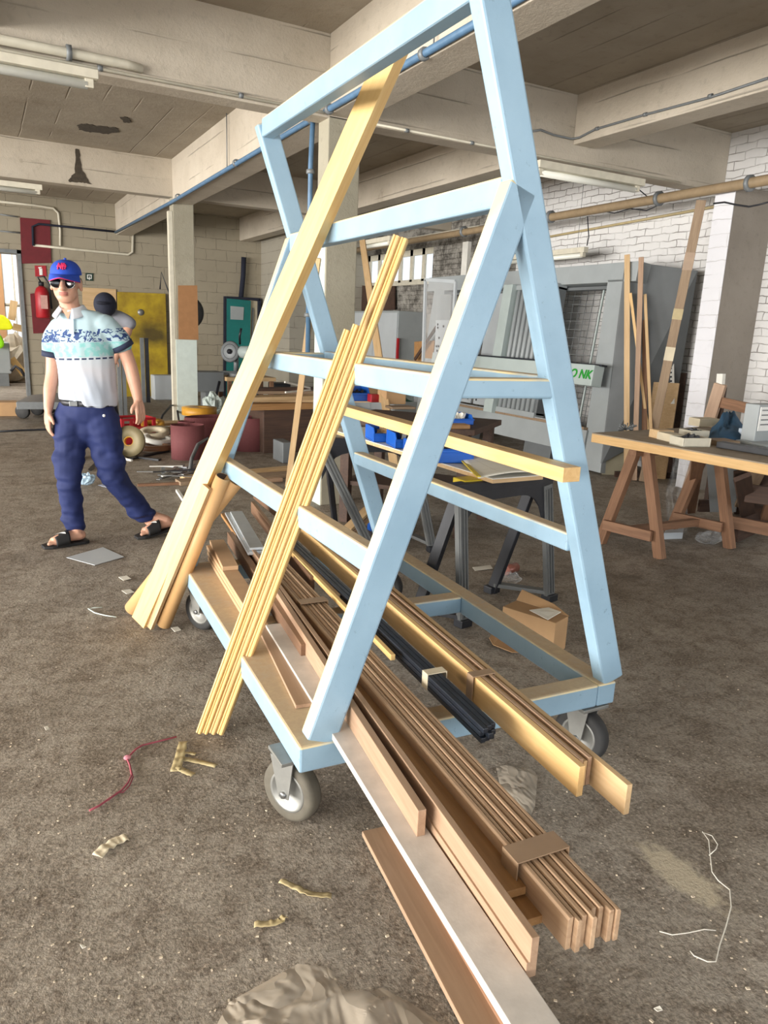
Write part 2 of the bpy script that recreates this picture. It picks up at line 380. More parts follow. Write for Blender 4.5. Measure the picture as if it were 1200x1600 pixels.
# long beams (along Y), cross beams (along X)
mb = MB(); mb.b2(BX, BX+.26, -5, 5.364, BZ, ZC+.02); mb.b2(BX, BX+.26, 5.55, 10.3, BZ, ZC+.02); mb.b2(BX, BX+.26, 10.5, YB, BZ, ZC+.02)
struct(mb, 'trim_1', beamy_m, .006)
mb = MB(); mb.b2(4.66, 4.90, -5, 5.364, 3.03, ZC+.02); mb.b2(4.66, 4.90, 5.55, 10.3, 3.0, ZC+.02); mb.b2(4.66, 4.90, 10.5, YB, 3.0, ZC+.02)
struct(mb, 'trim_2', beamy_m, .006)
mb = MB(); mb.b2(0.0, .24, -5, 5.364, 3.03, ZC+.02); mb.b2(-2.3, -2.06, -5, YB, 3.0, ZC+.02); struct(mb, 'trim_3', beamy_m, .006)
mb = MB(); mb.b2(-10, XW, 5.364, 5.55, 2.88, ZC+.02); struct(mb, 'trim_4', beamx_m, .006)
mb = MB(); mb.b2(-10, XW, 10.3, 10.5, 2.97, ZC+.02); struct(mb, 'trim_5', beamx_m, .006)
# columns
mb = MB(); mb.b2(BX, BX+.26, 5.364, 5.55, 0, 2.9); c1 = struct(mb, 'column_1', column_m, .008)
mb = MB(); mb.b2(BX-.003, BX+.001, 5.372, 5.545, 0, 2.1); o = build(mb, 'white_face_paint', mint, c1)
mb = MB(); mb.b2(BX+.0, BX+.27, 10.3, 10.5, 0, 2.98); c2 = struct(mb, 'column_2', column_m, .008)
mb = MB(); mb.b2(BX-.004, BX+.275, 10.294, 10.5, 0, 1.18); build(mb, 'mint_dado_paint', mint, c2)
mb = MB(); mb.b2(BX-.06, BX-.004, 10.31, 10.39, .0, 2.8); build(mb, 'cable_trunking', offwhite, c2, .003)
# right wall with the high window and the pilaster
y0, y1, wz0, wz1 = 10.8, 13.6, 2.24, 2.78
mb = MB(); mb.b2(XW, XW+.3, -5, 8.6, 0, ZC); struct(mb, 'wall_right', brick_r)
mb = MB(); mb.b2(XW, XW+.3, 8.6, YB+.3, 0, wz0); mb.b2(XW, XW+.3, 8.6, YB+.3, wz1, ZC); mb.b2(XW, XW+.3, 8.6, y0, wz0, wz1); mb.b2(XW, XW+.3, y1, YB+.3, wz0, wz1)
struct(mb, 'wall_right_sooty', brick_d)
mb = MB(); mb.b2(6.1, XW, 4.79, 5.0, 0, 2.80, 0)
mb.f  # the white painted side faces the hall, the other sides have their shade painted in as grey
ps = struct(mb, 'trim_6', pil_shade)
mb = MB(); mb.b2(6.094, 6.101, 4.79, 5.0, 0, 2.75); build(mb, 'white_painted_face', pil_w, ps)
mb = MB(); mb.b2(6.1, XW, 5.0, 5.25, 2.88, ZC); 
wn = tag(build(MB().b2(XW+.06, XW+.1, y0, y1, wz0, wz0+.05).b2(XW+.06, XW+.1, y0, y1, wz1-.1, wz1), 'window_1', offwhite, None, 0, 0, (XW, 12.2, wz0)), kind='structure')
n = 7
for i in range(n+1):
    y = y0 + (y1-y0)*i/n; build(MB().b2(XW+.06, XW+.1, y-.045, y+.045, wz0, wz1), 'window_mullion', offwhite, wn)
glassm = newmat('window_glass')[0]; glassm.node_tree.nodes['Principled BSDF'].inputs['Alpha'].default_value = .08
build(MB().b2(XW+.075, XW+.08, y0, y1, wz0+.04, wz1-.06), 'glass_pane', glassm, wn)
build(MB().b2(XW-.05, XW+.05, y0-.03, y1+.03, wz0-.05, wz0), 'window_sill', offwhite, wn)
# back wall with the opening into the next hall (left of the jamb)
JX = .74; OT = 2.5
mb = MB(); mb.b2(JX, XW+.3, YB, YB+.3, 0, ZC); mb.b2(-10, JX, YB, YB+.3, OT, ZC); mb.b2(-10, -2.2, YB, YB+.3, 0, OT)
struct(mb, 'wall_back', block_b)
mb = MB(); mb.b2(JX-.03, JX+.03, YB-.04, YB+.32, 0, OT); mb.b2(-2.2, JX+.03, YB-.04, YB+.32, OT-.06, OT); struct(mb, 'door_1', greym)
# projecting block of the back wall on the right and the plinth board
mb = MB(); mb.b2(5.1, XW, 13.2, YB, 0, ZC); struct(mb, 'wall_back_block', mat_brick('pale_block_wall', srgb(170, 164, 150), srgb(156, 150, 136), srgb(112, 106, 96), 0, .4, .2, None, .4))
a, b = G(960, 745), G(1075, 748)
mb = MB(); mb.bar((a.x, a.y, .03), (b.x, b.y, .03), .03, .06, (0, 0, 1)); struct(mb, 'baseboard_right', darkwood)
# next hall behind the opening
mb = MB(); mb.b2(-6, 6.9, 20.0, 20.3, 0, .9); mb.b2(-6, 6.9, 20.0, 20.3, 3.0, 4.2); mb.b2(1.1, 6.9, 20.0, 20.3, .9, 3); mb.b2(-6, -3, 20, 20.3, .9, 3); mb.b2(-3, .62, 20, 20.3, .9, 3)
struct(mb, 'wall_far', ochre)
w2 = tag(build(MB().b2(.6, .64, 20.05, 20.1, .9, 3).b2(1.08, 1.12, 20.05, 20.1, .9, 3).b2(.6, 1.1, 20.05, 20.1, 1.62, 1.68), 'window_2', offwhite, None, 0, 0, (.86, 20, .9)), kind='structure')
build(MB().b2(.84, .87, 20.05, 20.1, .9, 3).b2(.6, 1.1, 20.05, 20.1, 1.6, 1.64), 'window_mullion', offwhite, w2)
build(MB().b2(.62, 1.1, 20.06, 20.07, .9, 3), 'glass_pane', glassm, w2)
mb = MB(); mb.b2(-6, 6.9, YB+.3, 20.3, 4.0, 4.15); struct(mb, 'ceiling_far', ceil_m)
mb = MB(); mb.b2(6.9, 7.1, YB+.3, 20.3, 0, 4.1); struct(mb, 'wall_far_right', ochre)
# left wall and the wall behind the camera: brick piers with big openings (outside the picture), the rear ones added for the fill lamps
mb = MB(); mb.b2(-10.0, -9.7, -5, YB+.3, 2.95, ZC)
for y in (-5, -.2, 4.8, 9.8, 14.6): mb.b2(-10.0, -9.7, y, y+.5, 0, 2.95)
struct(mb, 'wall_left', block_b)
mb = MB(); mb.b2(-10, XW+.3, -5.3, -5, 0, .8); mb.b2(-10, -6, -5.3, -5, .8, 3.0); mb.b2(-10, XW+.3, -5.3, -5, 3.0, ZC)
for x in (-6, -2, 2.2, 6.4): mb.b2(x, x+.5, -5.3, -5, .8, 3.0)
struct(mb, 'wall_near', brick_r)
# ------------------------------------------------------------ light: daylight through the left gates, added fill from behind and in the far hall
def area(name, loc, rot, sx, sy, e, c=(1, 1, 1), spread=None):
    l = bpy.data.lights.new(name, 'AREA'); l.shape = 'RECTANGLE'; l.size = sx; l.size_y = sy; l.energy = e; l.color = c
    if spread: l.spread = spread
    o = bpy.data.objects.new(name, l); col.objects.link(o); o.location = loc; o.rotation_euler = rot; return o
for y, en in ((2.3, 2000), (7.3, 1800), (12.2, 330)):
    area('gate_daylight', (-9.6, y, 1.5), (R(90), 0, R(-90)), 4.3, 2.8, en, (1, .965, .91))
area('gate_daylight', (-9.6, -2.4, 1.5), (R(90), 0, R(-90)), 4.0, 2.8, 1900, (1, .965, .91))
for x in (-1.5, 0.4+.9+1.1, 4.6): pass
area('rear_fill_light', (-3.6+.0, -4.9, 1.9), (R(90), 0, 0), 3.4, 2.1, 120, (.9, .95, 1))  # added soft fill from behind the camera, set in the unseen rear openings
area('rear_fill_light', (.3, -4.9, 1.9), (R(90), 0, 0), 3.6, 2.1, 140, (.9, .95, 1))
area('rear_fill_light', (4.5, -4.9, 1.9), (R(90), 0, 0), 3.4, 2.1, 150, (.9, .95, 1))
area('far_hall_fill', (-.5, 17.5, 3.9), (0, 0, 0), 4, 4, 520, (1, .97, .92))  # added area lamp just below the far hall ceiling, brightens that hall
w = bpy.data.worlds.new('sky'); scn.world = w; w.use_nodes = True
bg = w.node_tree.nodes['Background']; bg.inputs[0].default_value = (.86, .93, 1, 1); bg.inputs[1].default_value = 2.2
vs = scn.view_settings; vs.view_transform = 'Standard'; vs.look = 'None'; vs.exposure = -.8; vs.gamma = 1
# ------------------------------------------------------------ the timber trolley
TA = R(87); TU = V3((math.cos(TA), math.sin(TA), 0)); TV = V3((math.sin(TA), -math.cos(TA), 0)); TO = G(468, 1169, .30); TO.z = 0
def T(v, u, z): return TO + TV*v + TU*u + V3((0, 0, z))
TM = Matrix((TV, TU, V3((0, 0, 1)))).transposed()
def uv(x, y, z):
    p = G(x, y, z) - TO; return p.dot(TV), p.dot(TU)
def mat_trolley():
    m, nt, b = newmat('dusty_warm_lit_blue_paint'); k = N(nt); v = k.coord()
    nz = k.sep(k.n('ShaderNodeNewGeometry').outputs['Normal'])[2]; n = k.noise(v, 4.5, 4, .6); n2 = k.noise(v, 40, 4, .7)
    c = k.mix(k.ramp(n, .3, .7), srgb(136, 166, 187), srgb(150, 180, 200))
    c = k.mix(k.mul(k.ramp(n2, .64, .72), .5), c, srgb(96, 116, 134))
    cr = k.mul(k.ramp(nz, .12, .26), k.ramp(n, .30, .54)); c = k.mix(k.mul(cr, .9), c, srgb(228, 208, 156))  # cream on upward-tilted faces paints in warm light from the left, broken by noise
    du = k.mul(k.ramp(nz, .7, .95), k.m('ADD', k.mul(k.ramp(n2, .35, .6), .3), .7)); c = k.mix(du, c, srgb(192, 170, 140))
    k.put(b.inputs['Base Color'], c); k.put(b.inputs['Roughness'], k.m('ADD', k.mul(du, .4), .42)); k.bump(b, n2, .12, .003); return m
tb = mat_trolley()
W = 1.11; Ln = 1.69
tr = thing('timber_trolley', 'tall light blue A-frame timber trolley on casters, loaded with long boards', 'trolley', T(W/2, Ln/2, 0))
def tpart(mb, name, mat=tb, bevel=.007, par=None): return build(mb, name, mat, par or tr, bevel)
def tbox(v0, v1, u0, u1, z0, z1): return MB().box(T((v0+v1)/2, (u0+u1)/2, (z0+z1)/2), (v1-v0, u1-u0, z1-z0), TM)
tpart(tbox(0, .15, 0, Ln, .22, .30), 'base_rail'); tpart(tbox(1.035, W, 0, Ln, .22, .30), 'base_rail')
tpart(tbox(.15, 1.035, 0, .075, .22, .299), 'end_rail'); tpart(tbox(.15, 1.035, Ln-.08, Ln, .22, .299), 'end_rail')
tpart(tbox(.15, 1.035, .87, .945, .225, .298), 'cross_rail')
def legpair(u0, dv):
    u = u0 + .03
    def P(v, z): return T(v+dv, u, z)
    nn = TU
    # long right leg, leaning left all the way to the top
    b = MB(); b.bar(P(1.10, .30), P(.44, 2.24), .085, .055, nn); tpart(b, 'leg')
    b = MB(); b.bar(P(.065, .30), P(.585, 1.775), .09, .055, nn); tpart(b, 'leg')
legpair(0, 0); legpair(Ln-.06, -.055)
def lbar(v, z, w, h, name, dv=-.055, n=(0, 0, 1), ua=.055, ub=Ln-.055):
    b = MB(); b.bar(T(v, ua, z), T(v+dv, ub, z), w, h, n); tpart(b, name)
lbar(.445, 2.215, .055, .075, 'top_bar'); lbar(.572, 1.765, .055, .075, 'middle_bar')
lbar(.395, 1.262, .045, .07, 'shelf_bar'); lbar(.742, 1.262, .045, .07, 'shelf_bar')
lbar(.225, .79, .045, .075, 'lower_bar'); lbar(.915, .785, .055, .06, 'lower_bar')
for u, dv in ((.03, 0), (Ln-.03, -.055)):
    b = MB(); b.bar(T(.40+dv, u, 1.262), T(.745+dv, u, 1.262), .05, .055, (0, 0, 1)); tpart(b, 'tie_bar')
def caster(p, axis, brand=1):
    p = V3(p); ax = V3(axis).normalized(); r = .095; fwd = ax.cross(V3((0, 0, 1))).normalized()
    c = build(MB().box(p+V3((0, 0, .213)), (.11, .11, .012)), 'caster', zinc, tr, .002)
    ce = p + V3((0, 0, r)) + fwd*.0
    t = MB(); t.lathe([(r*.64, -.024), (r*.86, -.026), (r*.96, -.021), (r, -.011), (r, .011), (r*.96, .021), (r*.86, .026), (r*.64, .024)], ce, ax, 40)
    build(t, 'tyre', rubber if brand else rubberd, c)
    t = MB(); t.lathe([(.0, -.02), (.016, -.02), (.018, -.012), (r*.52, -.012), (r*.58, -.025), (r*.67, -.025), (r*.67, .025), (r*.58, .025), (r*.52, .012), (0, .012)], ce, ax, 36)
    build(t, 'wheel_rim', zinc, c)
    f = MB(); up = V3((0, 0, 1))
    for s in (-1, 1):
        o = ax*(.036*s)
        pts = [ce+o-fwd*.018-up*.012, ce+o+fwd*.018-up*.012, ce+o+fwd*.05+up*.115, ce+o-fwd*.035+up*.115]
        f.poly(pts, .004*s, 0, ax)
    f.box(ce+up*.113, (.075, .085, .006), Matrix((fwd, ax, up)).transposed())
    f.lathe([(.0, 0), (.03, 0), (.03, .012), (0, .012)], ce+up*.1, (0, 0, 1), 16)
    build(f, 'fork', zinc, c)
    build(MB().lathe([(0, .046), (.011, .046), (.011, .038)], ce, ax, 6).lathe([(0, -.046), (.011, -.046), (.011, -.038)], ce, ax, 6), 'axle_bolt', steel, c)
A1 = (-.88, -.47, 0)
caster(G(462, 1285)+V3((.0, .03, 0)), A1, 1); caster(T(1.03, .05, 0), (-.93, -.3, 0), 0); caster(T(.07, 1.6, 0), A1, 0); caster(T(1.03, 1.62, 0), (-.7, -.7, 0), 0)
# the loose batten lying along the right legs
o = plank('batten', T(.768, -.075, 1.03), T(.722, Ln+.03, 1.04), .062, .042, pine, (0, 0, 1)); tag(o, 'pine batten nailed across the right legs of the blue trolley', 'batten')
for q in (.02, .032):
    d = T(.845, q, 1.035)
# ------------------------------------------------------------ long timbers lying through the trolley
def px_board(name, label, cat, far, near, z, w, h, mat, par=None, up=(0, 0, 1), group=None, prof=None, side=0):
    """far/near: pixels of the middle of the top face on the level z"""
    a = G(*far, z) if len(far) == 2 else T(*far); b = G(*near, z) if len(near) == 2 else T(*near)
    a = a - V3((0, 0, h/2)); b = b - V3((0, 0, h/2))
    o = plank(name, a, b, w, h, mat, up, None, prof); return tag(o, label, cat, group)
def tboard(name, label, cat, v1, u1, v0, u0, zb, w, h, mat, group=None, prof=None, z1=None):
    o = plank(name, T(v1, u1, (z1 if z1 is not None else zb)+h/2), T(v0, u0, zb+h/2), w, h, mat, (0, 0, 1), None, prof); return tag(o, label, cat, group)
# floor board below the white one
p1 = G(591, 1306); p2 = G(753, 1600); d = (p2-p1)
fb = tag(plank('board', p1+V3((0, 0, .02)), p1+d*1.35+V3((0, 0, .02)), .1, .016, oak, (0, 0, 1)), 'brown board lying on the floor beside the long white board', 'board')
lip = plank('edge_strip', p1+TV*.030+V3((0, 0, .04)), p1+d*1.35+TV*.030+V3((0, 0, .04)), .016, .026, oldwood, (0, 0, 1)); lm_ = lip.matrix_basis.copy(); lip.parent = fb; lip.matrix_basis = fb.matrix_basis.inverted() @ lm_
# white board
tboard('white_board', 'long white painted board with scuffed flat face, leftmost of the load', 'board', .180, .80, .058, -1.32, .302, .078, .02, plain('scuffed_white_paint', srgb(206, 200, 192), .5, 0, .1, 18))
# boards on edge
tboard('board', 'short brown board on edge above the white board, blunt end nearest the trolley', 'board', .268, 1.30, .122, -.465, .322, .02, .066, oak)
tboard('rebated_board', 'long brown rebated board on edge with a red-stained end', 'board', .31, 1.75, .137, -.85, .304, .022, .084, oak, None, [(-.011, -.042), (.011, -.042), (.011, .042), (-.005, .042), (-.005, -.008), (-.011, -.008)])
tboard('board', 'dark moulded strip wedged against the long rebated board', 'board', .325, 1.9, .165, -.50, .305, .016, .075, walnut)
# flat knotty boards
tboard('knotty_board', 'wide knotty brown board lying flat beside the taped stack', 'board', .395, 2.42, .187, -.70, .327, .088, .018, knotty)
tboard('knotty_board', 'shorter-ended knotty board underneath, sticking out at the taped stack', 'board', .330, 1.6, .20, -.755, .304, .085, .018, knotty)
# taped stack of boards on edge
names = ['first', 'second', 'third', 'fourth', 'fifth', 'sixth', 'seventh', 'eighth']
off = [.0, -.03, -.005, -.02, .015, -.01, .03, .02]
for i in range(8):
    v0 = .235 + i*.0142; v1 = .312 + i*.0135; off[i] = [.0, .012, .004, .02, -.006, .0, .016, .02][i]
    pf = [(-.0055, -.035), (.0055, -.035), (.0055, .03), (.002, .035), (-.0055, .035)] if i % 2 else [(-.0058, -.035), (.0058, -.035), (.0058, .035), (-.003, .035), (-.0058, .03)]
    tboard('moulding', names[i]+' moulded board from the left in the tape-bound stack', 'moulding', v1, 1.62+.05*rnd.random(), v0, -.83-off[i]*.8, .305, .012, .07+.006*(i in (0, 3, 5)), mould, 'tape-bound moulded boards', pf)
def band(name, label, va, vb, u, zb, zt, wd, mat, par=None):
    b = MB(); e = .003
    b.box(T((va+vb)/2, u, zt+e/2), (vb-va+2*e, wd, e), TM); b.box(T(va-e/2, u, (zb+zt)/2), (e, wd, zt-zb), TM); b.box(T(vb+e/2, u, (zb+zt)/2), (e, wd, zt-zb), TM)
    o = build(b, name, mat, par, .001); return tag(o, label, 'tape') if label else o
band('tape_band', 'brown packing tape round the near end of the board stack', .2235, .3475, -.655, .315, .383, .055, btape)
band('tape_band', 'brown packing tape round the middle of the board stack', .283, .388, .83, .315, .383, .05, btape)
# pale stick on the right of the stack
tboard('stick', 'thin pale stick with a split end on the right of the taped stack', 'stick', .462, 1.5, .408, .27, .37, .016, .02, honey)
tboard('stick', 'short pale offcut lying beside the thin split stick', 'stick', .478, 1.5, .452, .86, .36, .02, .024, pale)
# bundle of black bars
for i in range(3):
    for j in range(3):
        lab = ['bottom', 'middle', 'top'][j]+' '+['left', 'centre', 'right'][i]+' black bar of the taped black bundle'
        tboard('black_bar', lab, 'bar', .502+i*.0165, 1.85-.03*rnd.random(), .437+i*.0165, -.215-.02*rnd.random(), .345+j*.0165, .0145, .0145, blackm, 'black bars in a taped bundle')
band('tape_band', 'pale masking tape round the black bars', .4405, .5035, .11, .344, .394, .035, cream)
# pine board with mouldings
tboard('pine_board', 'golden pine board on edge with clear grain, right of the black bars', 'board', .640, 2.0, .556, -.475, .315, .018, .083, pine)
for i in range(3):
    tboard('moulding', ['left', 'middle', 'right'][i]+' thin moulding strip tied to the golden pine board', 'moulding', .660+i*.014, 2.1-.2*i, .574+i*.0135, -.45+.0*i, .32, .0115, .078-.008*(i % 2), pale if i == 1 else oak, 'mouldings taped to the pine board')
band('tape_band', 'brown tape holding the mouldings to the golden pine board', .558, .632, .04, .317, .3985, .035, btape)
tboard('board', 'light brown board on edge sticking out furthest right', 'board', .70, 1.2, .618, -.57, .312, .016, .08, pale)
tboard('board', 'dark rounded board at the far end under the blue lower bar', 'board', .672, 2.85, .648, 1.0, .32, .026, .082, walnut)
tboard('board', 'dark brown plank lying between white strips and black bars', 'board', .56, 2.5, .432, 1.1, .315, .02, .07, walnut)
# fibreboard strips on the left rail
for i, (u1, u0, v) in enumerate(((1.70, .80, .125), (1.73, .86, .128), (1.75, .93, .130), (1.76, 1.34, .148))):
    tboard('fibreboard_strip', ['lowest', 'second lowest', 'second highest', 'short topmost'][i]+' fibreboard strip stacked on the left blue rail', 'strip', v+.03, u1, v-.006, u0, .301+i*.021, .068, .0195, mdf, 'fibreboard strips on the left rail')
tboard('board', 'flat brown board lying on the left rail by the near leg', 'board', .138, .80, .082, .20, .301, .05, .012, oak)
tboard('board', 'dark long moulding between fibreboard strips and knotty board', 'board', .29, 1.95, .19, .5, .304, .03, .06, walnut)
# white profiles lying on top at the far end
for i in range(2):
    tboard('white_profile', ['lower', 'upper'][i]+' white profile strip resting on the knotty board at the far end', 'profile', .385+.01*i, 2.28-.04*i, .305+.008*i, 1.50+.03*i, .372+i*.014, .085-.02*i, .012, alu, 'white profile strips')
# ------------------------------------------------------------ timbers leaning on the trolley from the left
def lean_top(px, va, za, vb, zb):
    """where the ray of a pixel meets the plane that runs along the trolley through (va,za) and (vb,zb)"""
    n = TU.cross((TV*(vb-va)+V3((0, 0, zb-za)))); return PL(px[0], px[1], T(va, 0, za), n)
wn_ = V3((math.cos(R(208)), math.sin(R(208)), 0))
b0 = G(219, 978); v0, u0 = uv(219, 978, 0)
tp = lean_top((608, 95), v0, 0, .455, 1.80)
d = (tp-b0).normalized()
o = plank('timber', b0 - d*.04, tp, .09, .055, honey, wn_, cut=None); tag(o, 'long yellow timber leaning from the floor across the left of the trolley', 'timber')
def drop(o, d):
    # slide the leaning piece down its own length until its lowest corner stands on the floor
    M = o.matrix_basis.copy(); mn = min((M @ v.co).z for v in o.data.vertices); M.translation = M.translation + d*((.002-mn)/d.z); o.matrix_basis = M
drop(o, d)
def lean_tube(name, label, cat, p, q, r, mat, inner, seg=28, half=False):
    p = V3(p); q = V3(q); d = (q-p).normalized(); b = MB(); pts = [p, q]
    b.tube([p, q], r, seg, 0, cap=False); k = len(b.v); b.tube([p, q], r*.88, seg, 1, cap=False)
    for e in (0, 1):
        for i in range(seg):
            b.f.append([e*seg+i, e*seg+(i+1) % seg, k+e*seg+(i+1) % seg, k+e*seg+i]); b.m.append(0); b.sm.append(False)
    mn = min(v.z for v in b.v); b.v = [v + d*((.002-mn)/d.z) for v in b.v]
    return tag(build(b, name, [mat, inner]), label, cat)
b1 = G(254, 980); t1 = G(347, 750, .75)
lean_tube('cardboard_tube', 'brown cardboard tube standing against the trolley, right of the yellow timber', 'tube', b1, t1, .033, cardtube, darkwood)
b2 = b1 + V3((-.055, -.005, 0)); t2 = t1 + V3((-.055, .01, -.01))
o = plank('board', b2+V3((0, .0, .03)), t2, .045, .02, pale, wn_); drop(o, (t2-b2).normalized()); tag(o, 'narrow light board standing between yellow timber and cardboard tube', 'board')
b3 = G(205, 965); t3 = G(368, 768, .72) + V3((.02, .13, 0)); b3 = b3 + V3((0, .06, 0))
lean_tube('cardboard_tube', 'pale cardboard tube leaning crosswise behind the yellow timber', 'tube', b3, t3, .04, MAT['cardtube'], card)
# four mouldings leaning on the near half
bb = G(328, 1146); v0, u0 = uv(328, 1146, 0)
tl = lean_top((618, 364), v0, 0, .335, 1.27); d = (tl-bb).normalized()
sd = V3((.86, -.5, 0)); sd = (sd - d*sd.dot(d)).normalized(); nn = d.cross(sd)
cols = [(-.036, .80, 'leftmost short'), (-.0145, .81, 'second short'), (.009, .972, 'left of the two tall'), (.0345, .968, 'right of the two tall')]
Lm = (tl-bb).length
for i, (s, f, w_) in enumerate(cols):
    wd = .0208 if i < 2 else .0248
    pf = [(-wd/2, -.025), (wd/2, -.025), (wd/2, .018), (wd*.26, .024), (wd*.14, .019), (wd*.0, .025), (-wd*.3, .025), (-wd/2, .018)]
    o = plank('moulding', bb + sd*s - d*.03, bb + sd*s + d*Lm*f, wd, .05, honey if i != 2 else pine, -nn if nn.dot(V3((-.5, -.8, 0))) < 0 else nn, None, pf)
    drop(o, d)
    tag(o, w_+' pine moulding leaning against the near left side of the trolley', 'moulding', 'pine mouldings leaning on the trolley')
# ------------------------------------------------------------ ceiling fittings and pipes
def strip_light(label, a, b, group, tubes=1, hang=None, sz=(.07, .06)):
    a = V3(a); b = V3(b); d = (b-a).normalized(); t = thing('strip_light', label, 'light fitting', (a+b)/2, group)
    build(MB().bar(a, b, sz[0], sz[1], (0, 0, 1)), 'housing', offwhite, t, .004)
    sd = d.cross(V3((0, 0, 1)))
    for i in range(tubes):
        o = sd*((i-(tubes-1)/2)*.06) - V3((0, 0, sz[1]/2+.028))
        build(MB().tube([a+d*.06+o, b-d*.06+o], .028, 12), 'fluorescent_tube', lampglass, t)
    for p in (a+d*.05, b-d*.05): build(MB().box(p-V3((0, 0, sz[1]/2+.022)), (.05, .05, .05), Matrix((d, sd, V3((0, 0, 1)))).transposed()), 'end_socket', offwhite, t, .004)
    if hang:
        for p in (a+d*.15, b-d*.15): build(MB().tube([p+V3((0, 0, sz[1]/2)), V3((p.x, p.y, hang))], .003, 6), 'hanger', greym, t)
    return t
strip_light('long strip light under the nearest beam, top left', (-1.0, 5.20, 2.82), (.76, 5.20, 2.82), 'fluorescent strip lights', 1, None, (.11, .05))
strip_light('dim strip light at the far left under the second beam', (-.9, 10.05, 2.86), (.80, 10.05, 2.86), 'fluorescent strip lights', 1, None)
strip_light('strip light under the beam right of the trolley top', (4.20, 5.28, 2.80), (5.42, 5.28, 2.80), 'fluorescent strip lights', 1, None, (.12, .06))
strip_light('low strip light hung on wires above the panel saw', (6.2, 6.75, 2.40), (6.2, 8.4, 2.40), 'fluorescent strip lights', 1, 3.4)
strip_light('small strip light far away above the high window', (5.0, 9.2, 2.62), (5.0, 10.1, 2.62), 'fluorescent strip lights', 1, 3.4)
def pipe(name, label, cat, pts, r, mat, clips=None, par=None, seg=8):
    o = build(MB().tube(pts, r, seg), name, mat, par)
    if label: tag(o, label, cat)
    for c in clips or []:
        build(MB().lathe([(r, -.015), (r*1.6, -.015), (r*1.6, .015), (r, .015)], c[0], c[1], 10), 'pipe_clip', greym, o)
    return o
X0 = BX - .025
pipe('compressed_air_pipe', 'long blue pipe running along the bottom of the central beam', 'pipe', [(X0, -1, 2.93), (X0, 5.3, 2.92), (X0, 10.25, 2.90), (X0, 14.7, 2.93)], .022, bluepipe, [((X0, y, 2.92), (0, 1, 0)) for y in (2.2, 4.0, 5.30, 5.62, 7.5, 9.9)])
pipe('drop_pipe', 'blue pipe going down the left side of the central column', 'pipe', [(X0, 5.60, 2.90), (X0-.012, 5.6, 2.6), (X0-.012, 5.6, 1.2)], .02, bluepipe, [((X0-.012, 5.6, 2.55), (0, 0, 1)), ((X0-.012, 5.6, 1.5), (0, 0, 1))])
for y in (7.8, 3.9): pipe('hanger_rod', 'thin rod holding the blue pipe '+('before the second beam' if y > 5 else 'near the trolley top'), 'rod', [(X0, y, 2.92), (X0, y, 3.42)], .005, greym)
pipe('conduit', 'thin painted conduit along the lower edge of the nearest beam', 'conduit', [(-3, 5.35, 2.915), (2.33, 5.35, 2.905)], .011, offwhite, [((x, 5.35, 2.912), (1, 0, 0)) for x in (-1.2, -.2, .8, 1.7)])
pipe('conduit', 'fat painted pipe clamped to the nearest beam behind the strip light', 'conduit', [(-3, 5.32, 2.955), (.95, 5.32, 2.955), (1.05, 5.35, 2.955)], .028, offwhite, [((x, 5.32, 2.955), (1, 0, 0)) for x in (.1, .62)])
pipe('conduit', 'thin conduit along the beam to the right of the central column', 'conduit', [(2.64, 5.35, 2.893), (4.0, 5.35, 2.888), (6.0, 5.35, 2.89)], .009, offwhite, [((x, 5.35, 2.89), (1, 0, 0)) for x in (3.0, 3.6)])
q = [PY(x, y, 5.35) for x, y in ((832, 205), (845, 203), (865, 211), (893, 217))] + [PX(x, y, 4.648) for x, y in ((905, 215), (930, 202), (1005, 180), (1110, 152), (1200, 122))]
pipe('cable', 'dark cable clipped along the side of the right-hand secondary beam', 'cable', q, .009, greym, [(PX(x, y, 4.648), (0, 1, 0)) for x, y in ((933, 201), (1008, 179), (1110, 150))])
pipe('steam_pipe', 'thick brown pipe running along the right wall below the beams', 'pipe', [(6.02, 1.0, 2.80), (6.02, 4.9, 2.78), (6.02, 9.0, 2.77), (6.02, 13, 2.77)], .045, plain('tan_pipe_paint', srgb(146, 126, 98), .6), [((6.02, y, 2.78), (0, 1, 0)) for y in (4.6, 5.6, 7.2, 9)], None, 12)
pipe('conduit', 'yellowish conduit along the white brick above the panel saw', 'conduit', [(6.62, 5.1, 2.76), (6.62, 9.5, 2.63)], .014, MAT['tapem'])
pipe('conduit', 'white conduit along the sooty wall above the high window', 'conduit', [(6.62, 9.5, 2.95), (6.62, 13.2, 2.95)], .02, offwhite)
# hanging black wire at the right
q = [PX(x, y, 6.1) for x, y in ((998, 296), (1010, 306), (1022, 316), (1035, 318), (1010, 329), (985, 326), (960, 333), (942, 330), (920, 334))]
pipe('wire', 'black wire drooping from the strip light to the brown pipe', 'wire', q, .006, blackp)
q = [PX(x, y, 6.15) for x, y in ((918, 338), (919, 355), (920, 370), (917, 384))]
pipe('wire', 'black wire dropping to the low strip light', 'wire', q, .006, blackp)
q = [PX(x, y, 6.09) for x, y in ((1115, 318), (1132, 316), (1150, 320), (1170, 323), (1185, 320), (1200, 316))]
pipe('wire', 'black wire looped across the top of the white pilaster', 'wire', q, .008, blackp)
